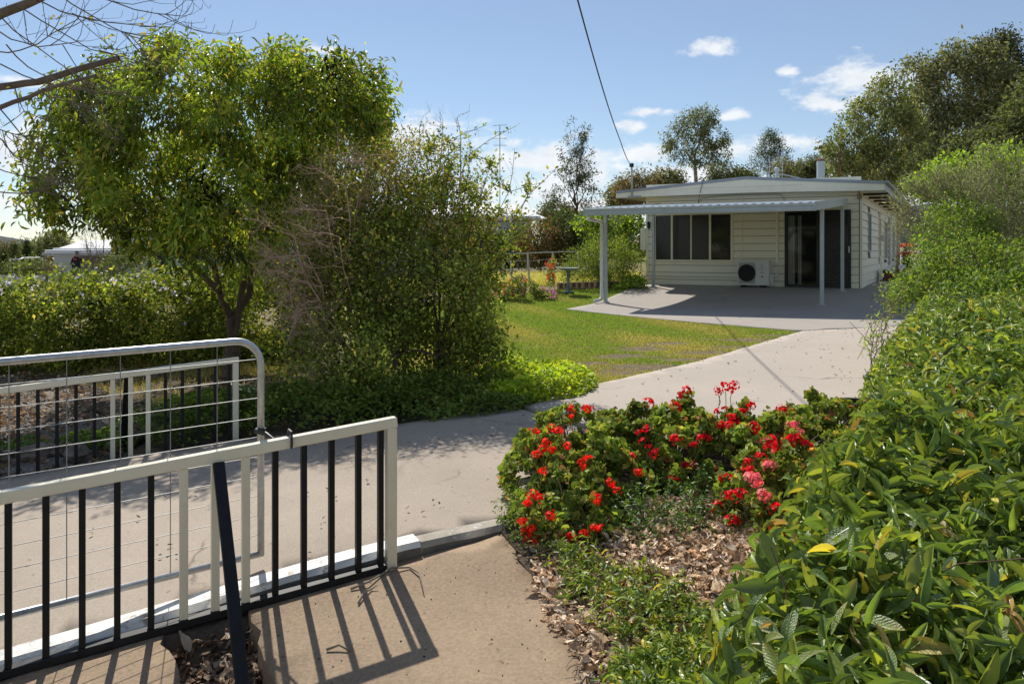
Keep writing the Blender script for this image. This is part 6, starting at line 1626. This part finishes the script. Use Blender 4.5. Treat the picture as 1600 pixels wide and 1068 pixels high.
# ------------------------------------------------------------------ shed and pots beyond the house
sh = W(1435, 385, 47); shed = empty('shed', (sh.x, 48, g(sh.x, 48)), R(-20)); tag(shed, 'grey-blue metal shed at the end of the side driveway', 'shed')
mb = MB(); M_shed = paint('shed_steel', (.27, .30, .34), .55, .2, .08, 3)
for i in range(16): mb.box(-1 + i * .25, -.84 + i * .25, -.03, .0, -.3, 1.9)
mb.build('cladding', M_shed, shed); MB().box(-1, 3, .0, 4, -.3, 1.9).build('shed_body', M_shed, shed); MB().prism([(-1.2, 1.9), (3.2, 1.9), (1, 2.3)], -.3, 4.3).build('shed_roof', M_zinc, shed)
def red_pot(px, py, d, lab, k):
    p = W(px, py, d); root = empty('flower_pot', (p.x, d, g(p.x, d) + .01)); tag(root, lab, 'flower pot', 'potted red flowers by the side driveway'); rg = np.random.default_rng(800 + k)
    MB().lathe([(.16, 0), (.22, .35), (.24, .35), (.24, .4), (.2, .4), (.19, .36), (.02, .34)], 14).build('pot', M_dark, root)
    n = 160; P = rg.normal(size=(n, 3)) * np.array([.14, .14, .12]) + np.array([0, 0, .55]); o = link('foliage', leaves_mesh('foliage', P, rg.normal(size=(n, 3)), rg.normal(size=(n, 3)), .1, .08, palette(rg, n, gp_), M_leaf), root)
    P = rg.normal(size=(90, 3)) * np.array([.16, .16, .05]) + np.array([0, 0, .72]); o = link('blooms', leaves_mesh('blooms', P, rg.normal(size=(90, 3)), rg.normal(size=(90, 3)), .09, .08, palette(rg, 90, [(.65, .02, .03)]), M_petal), root)
red_pot(1418, 405, 34.0, 'red flowers in a dark pot at the far corner of the house', 1); red_pot(1417, 385, 38.5, 'red flowers in a dark pot beyond the far corner of the house', 2)
kb_ = MB().bar((0, 0, .06), (-2.6, -4.6, .06), .12, .14).build('timber_edge', M_white); p = W(1419, 418, 36); kb_.location = (p.x, 36, g(p.x, 36)); tag(kb_, 'pale edging board laid along the side driveway', 'edging')
def hip_roof(x0, x1, y0, y1, z0, h, inset=1.2):
    mb = MB(); ym = (y0 + y1) / 2
    a, b, c, d = (x0, y0, z0), (x1, y0, z0), (x1, y1, z0), (x0, y1, z0); e, f = (x0 + inset, ym, z0 + h), (x1 - inset, ym, z0 + h)
    mb.v = [a, b, c, d, e, f]; mb.f = [(0, 1, 5, 4), (1, 2, 5), (2, 3, 4, 5), (3, 0, 4), (3, 2, 1, 0)]
    return mb
# ------------------------------------------------------------------ left neighbour: house, carport, utility tray, person, conifers
M_nb = paint('neighbour_boards', (.5, .51, .51), .6, var=.05)
nh = empty('neighbour_house', (W(190, 400, 36).x, 36, g(W(190, 400, 36).x, 36)), R(-6)); tag(nh, 'pale weatherboard house glimpsed behind the big tree', 'house')
MB().box(0, 11, 0, 6, -.3, 3.1).build('wall', M_nb, nh)
wb = MB()
w_nb = nh.children[0]
for i in range(14):
    MB().box(-.02, 11.02, -.025, .0, .0 + i * .22, .2 + i * .22).build('board', M_nb, w_nb)
for x in (1.4, 2.9, 5.5): 
    f = MB().box(x, x + .9, -.06, -.026, 1.0, 2.3).build('window', M_blue_grey, nh); MB().box(x + .06, x + .84, -.07, -.061, 1.06, 2.24).build('pane', M_dark, f)
MB().prism([(-.7, 3.1), (11.7, 3.1), (11.7, 3.3), (5.5, 4.2), (-.7, 3.3)], -.7, 6.5).build('roof', M_grey_roof, nh)
MB().box(-.15, .05, -.3, -.2, .0, 3.1).build('corner_post', M_nb, nh)
cpz = g(W(100, 400, 44).x, 44); cpt = empty('carport', (W(65, 400, 44).x, 44, cpz)); tag(cpt, 'low open lean-to with a stack of white pipes on top, left of the person', 'shed')
MB().box(0, 5.6, 0, 3, 1.55, 1.72).build('roof', paint('dirty_white', (.42, .42, .41), .6, var=.12, scale=3), cpt)
for i in range(4): MB().tube([(.1 + i * .15, .2 + i * .5, 1.80 + .1 * (i % 2)), (5.4 - i * .1, .3 + i * .5, 1.80 + .1 * (i % 2))], .07, 8).build('pipe', M_white, cpt)
MB().box(.9, 5.2, 1.6, 1.7, -.2, 1.55).build('back_panel', paint('grey_panel', (.24, .25, .26), .7), cpt); MB().box(0, .4, .2, .4, .5, 1.5).build('red_panel', paint('faded_red', (.32, .10, .07), .7), cpt); 
for x in (.1, 5.4): MB().box(x, x + .12, .1, .22, -.3, 1.55).build('post', M_pale_bark, cpt)
wr = empty('white_roof_house', (W(125, 370, 70).x, 70, g(W(125, 370, 70).x, 70))); tag(wr, 'white hipped metal roof of a far house behind the carport', 'house')
hip_roof(-3.8, 3.8, 0, 7, 2.1, 1.3, 2.4).build('roof', paint('white_roof', (.78, .77, .75), .5, var=.06), wr); MB().box(-3.3, 3.3, .3, 5.6, -.5, 2.2).build('wall', M_nb, wr)
ut = empty('utility_truck', (W(-25, 420, 30).x, 30, g(W(-25, 420, 30).x, 30)), R(4)); tag(ut, 'white tray of a utility truck parked at the left edge', 'truck')
MB().box(-3, 1.35, 0, 1.7, .78, .84).build('tray', M_white, ut); MB().box(-3, 1.35, -.02, .0, .84, 1.1).build('side_board', M_white, ut); MB().box(1.33, 1.36, 0, 1.7, .84, 1.1).build('tail_board', M_white, ut)
rk = MB().tube([(1.28, .0, .84), (1.28, 0, 1.7), (1.28, .25, 1.74), (1.28, 1.45, 1.74), (1.28, 1.7, 1.7), (1.28, 1.7, .84)], .03, 6); rk.tube([(.95, 0, .84), (.95, 0, 1.7), (1.28, 0, 1.7)], .03, 6); rk.build('rack', M_white, ut)
for x in (-2.2, .3):
    for y in (.05, 1.45):
        w_ = MB().tube([(x, y, .36), (x, y + .2, .36)], .36, 18).build('wheel', M_cable, ut)
MB().box(-3, 1.2, .3, 1.4, .5, .77).build('chassis', M_dark, ut)
# person: one skinned body
def person(loc, rz):
    root = empty('person', loc, rz); tag(root, 'person in black T-shirt and dark shorts seen from behind, standing beyond the hedge', 'person')
    J = {'pel': (0, 0, .95, .14), 'waist': (0, 0, 1.12, .135), 'chest': (0, .01, 1.34, .165), 'neck': (0, .01, 1.5, .06), 'head0': (0, -.01, 1.6, .085), 'head1': (0, -.02, 1.70, .085),
         'shl': (-.19, .01, 1.42, .065), 'ell': (-.30, -.02, 1.18, .048), 'wrl': (-.22, -.2, 1.05, .034), 'hal': (-.17, -.27, 1.04, .036), 'shr': (.19, .01, 1.42, .065), 'elr': (.28, .0, 1.16, .048), 'wrr': (.26, -.14, .98, .034), 'har': (.25, -.2, .95, .036),
         'hil': (-.10, 0, .88, .105), 'knl': (-.11, -.03, .5, .06), 'anl': (-.12, .02, .09, .042), 'tol': (-.13, -.13, .04, .038), 'hir': (.10, 0, .88, .105), 'knr': (.13, .03, .5, .06), 'anr': (.16, .12, .09, .042), 'tor': (.17, -.02, .04, .038)}
    E = [('pel', 'waist'), ('waist', 'chest'), ('chest', 'neck'), ('neck', 'head0'), ('head0', 'head1'), ('chest', 'shl'), ('shl', 'ell'), ('ell', 'wrl'), ('wrl', 'hal'), ('chest', 'shr'), ('shr', 'elr'), ('elr', 'wrr'), ('wrr', 'har'), ('pel', 'hil'), ('hil', 'knl'), ('knl', 'anl'), ('anl', 'tol'), ('pel', 'hir'), ('hir', 'knr'), ('knr', 'anr'), ('anr', 'tor')]
    ks = list(J); me = bpy.data.meshes.new('body'); me.from_pydata([J[k][:3] for k in ks], [(ks.index(a), ks.index(b_)) for a, b_ in E], [])
    o = link('body', me, root); sk = o.modifiers.new('skin', 'SKIN')
    for i, k in enumerate(ks): me.skin_vertices[0].data[i].radius = (J[k][3], J[k][3])
    me.skin_vertices[0].data[0].use_root = True
    ss = o.modifiers.new('sub', 'SUBSURF'); ss.levels = 1; ss.render_levels = 1
    m, nt, bs = newmat('clothed_figure'); tc = nt.nodes.new('ShaderNodeTexCoord'); sp = nt.nodes.new('ShaderNodeSeparateXYZ'); nt.links.new(tc.outputs['Object'], sp.inputs[0])
    mr = nt.nodes.new('ShaderNodeMath'); mr.operation = 'MULTIPLY'; mr.inputs[1].default_value = .5; nt.links.new(sp.outputs[2], mr.inputs[0])
    r = nt.nodes.new('ShaderNodeValToRGB'); r.color_ramp.interpolation = 'CONSTANT'; nt.links.new(mr.outputs[0], r.inputs[0])
    st = [(0, (.05, .05, .05)), (.055, (.42, .24, .16)), (.285, (.03, .035, .04)), (.48, (.012, .012, .014)), (.755, (.40, .23, .15)), (.80, (.02, .016, .012))]
    while len(r.color_ramp.elements) < len(st): r.color_ramp.elements.new(.5)
    for e, (p_, c) in zip(r.color_ramp.elements, st): e.position = p_; e.color = (*c, 1)
    nt.links.new(r.outputs[0], bs.inputs['Base Color']); bs.inputs['Roughness'].default_value = .85; me.materials.append(m)
    sh_ = MB(); sh_.lathe([(.11, .70), (.125, .75), (.12, .95), (.13, 1.0)], 10, (-.10, 0, 0)); sh_.lathe([(.11, .70), (.125, .75), (.12, .95), (.13, 1.0)], 10, (.11, .01, 0)); sh_.build('shorts', paint('dark_shorts', (.03, .035, .045), .9), root)
    MB().lathe([(.10, 1.71), (.098, 1.75), (.07, 1.79), (.01, 1.805)], 10, (0, -.02, 0)).build('cap', paint('olive_cap', (.05, .05, .03), .9), root)
    lg = MB().box(-.08, .08, .17, .178, 1.34, 1.42).build('shirt_print', M_red, root)
    return root
pw = W(120, 430, 41); person((pw.x, 41, g(pw.x, 41)), R(180))
for k, (px, top, d, w, lab) in enumerate([(24, 374, 62, 13, 'dark pointed conifer nearest the left edge'), (42, 371, 60, 11, 'dark pointed conifer second from the left edge'), (62, 377, 60, 9, 'slim dark conifer left of the carport'), (5, 384, 60, 10, 'short dark conifer cut by the left edge')]):
    zt = W(px, top, d).z; x = W(px, 0, d).x; zb = g(x, d); hgt = zt - zb; rw = w / FPX * d
    make_tree('conifer', lab, 'tree', (x, d, zb), [((x, d, zb + hgt * f), (rw * (1.05 - f), rw * (1.05 - f), hgt * .14)) for f in (.12, .28, .44, .6, .76, .9)], 260, 20, .12, (.2, .35), [(.035, .055, .02), (.055, .075, .025)], None, 820 + k, .08, (6, 4), (x, d, zb + hgt * .5), M_leaf_dull, M_bark, nbr=60, group='conifers beyond the hedge', tip=.01)
for k, (px, py, rx, ry, d, c, lab) in enumerate([(85, 378, 18, 16, 75, 0, 'rounded pale green tree behind the carport'), (10, 392, 22, 16, 90, 1, 'brownish far tree at the left edge'), (70, 388, 26, 14, 85, 2, 'far green tree between the conifers'), (40, 392, 30, 12, 95, 2, 'far green tree line behind the conifers'), (200, 395, 60, 20, 80, 2, 'far tree behind the neighbour house'), (-20, 388, 30, 16, 80, 1, 'far tree outside the left edge')][:5]):
    far_tree('far_tree', lab, px, d, [lob(px, py, d, rx, ry, 1.5), lob(px + rx * .5, py + 5, d, rx * .6, ry * .8, 1.2), lob(px - rx * .4, py + 6, d, rx * .6, ry * .7, 1.2)], 170, 24, .28, (.3, .45), [[(.10, .12, .05), (.14, .15, .065)], [(.12, .09, .045), (.09, .085, .04)], [(.075, .095, .04), (.10, .115, .05)]][c], 840 + k, .12, fork_py=py + ry * .5, nbr=60)
make_tree('green_shrub', 'dull green bush before the neighbour house wall', 'shrub', (W(205, 410, 29).x, 29, g(W(205, 410, 29).x, 29)), [lob(205, 408, 29, 34, 26, .9), lob(180, 415, 29, 22, 18, .7), lob(60, 418, 29, 26, 14, .7), lob(25, 420, 29, 22, 12, .7)], 260, 24, .12, (.09, .5), [(.07, .10, .03), (.10, .13, .04), (.05, .075, .02)], None, 858, .04, (5, 4), None, M_leaf, M_twig, nbr=90, tip=.006)
# bare twiggy shrub before the neighbour's wall
deadwood('dead_shrub', 'small leafless shrub before the neighbour house wall', (W(150, 415, 30).x, 30, g(W(150, 415, 30).x, 30)), [W(135, 375, 30), W(150, 370, 30), W(162, 378, 30), W(142, 385, 30)], 860, .02, lens=(.7, .45, .25), kid=4, thin=.004)
# ------------------------------------------------------------------ neighbours' white roofs and mast behind the middle shrub
n2 = empty('neighbour_house', (W(800, 380, 44).x, 44, g(0, 44)), R(12)); tag(n2, 'low house with a white metal roof behind the wire fence shrubs', 'house')
hip_roof(-6.8, 2.0, -.2, 8, 2.55, 1.0).build('roof', paint('white_roof', (.78, .77, .75), .5, var=.06), n2); MB().box(-6.2, 1.2, .4, 7.6, -.5, 2.55).build('wall', M_nb, n2)
MB().box(-6.5, 1.6, -.08, 0, 2.45, 2.68).build('gutter', M_white, n2)
n3 = empty('neighbour_house', (W(925, 330, 52).x, 52, g(5, 52)), R(-8)); tag(n3, 'bit of white metal roof showing behind the thin pine', 'house')
hip_roof(-3.5, 3.2, 0, 6, 3.0, .75).build('roof', paint('white_roof', (.78, .77, .75), .5, var=.06), n3); MB().box(-3.2, 2.7, .4, 5.6, -.5, 3.0).build('wall', M_nb, n3)
am = empty('aerial_mast', (W(781, 300, 45).x, 45, g(-.7, 45))); tag(am, 'tall thin television aerial mast above the middle shrub', 'aerial'); zt = W(781, 195, 45).z - am.location.z
MB().tube([(0, 0, 0), (0, 0, zt)], .028, 6).build('mast_pole', M_galv, am)
for k, (dz, w) in enumerate(((.0, .40), (.38, .34), (.75, .40), (1.15, .36), (2.6, .3))): MB().tube([(-w, -.1 * k, zt - dz - .05), (w, .05, zt - dz)], .014, 5).build('aerial_rod', M_galv, am)
for k, (dx, dy) in enumerate(((2.2, 1), (-2.2, 1))): MB().tube([(0, 0, zt * .8), (dx, dy, 2.5)], .006, 4).build('stay_wire', M_galv, am)
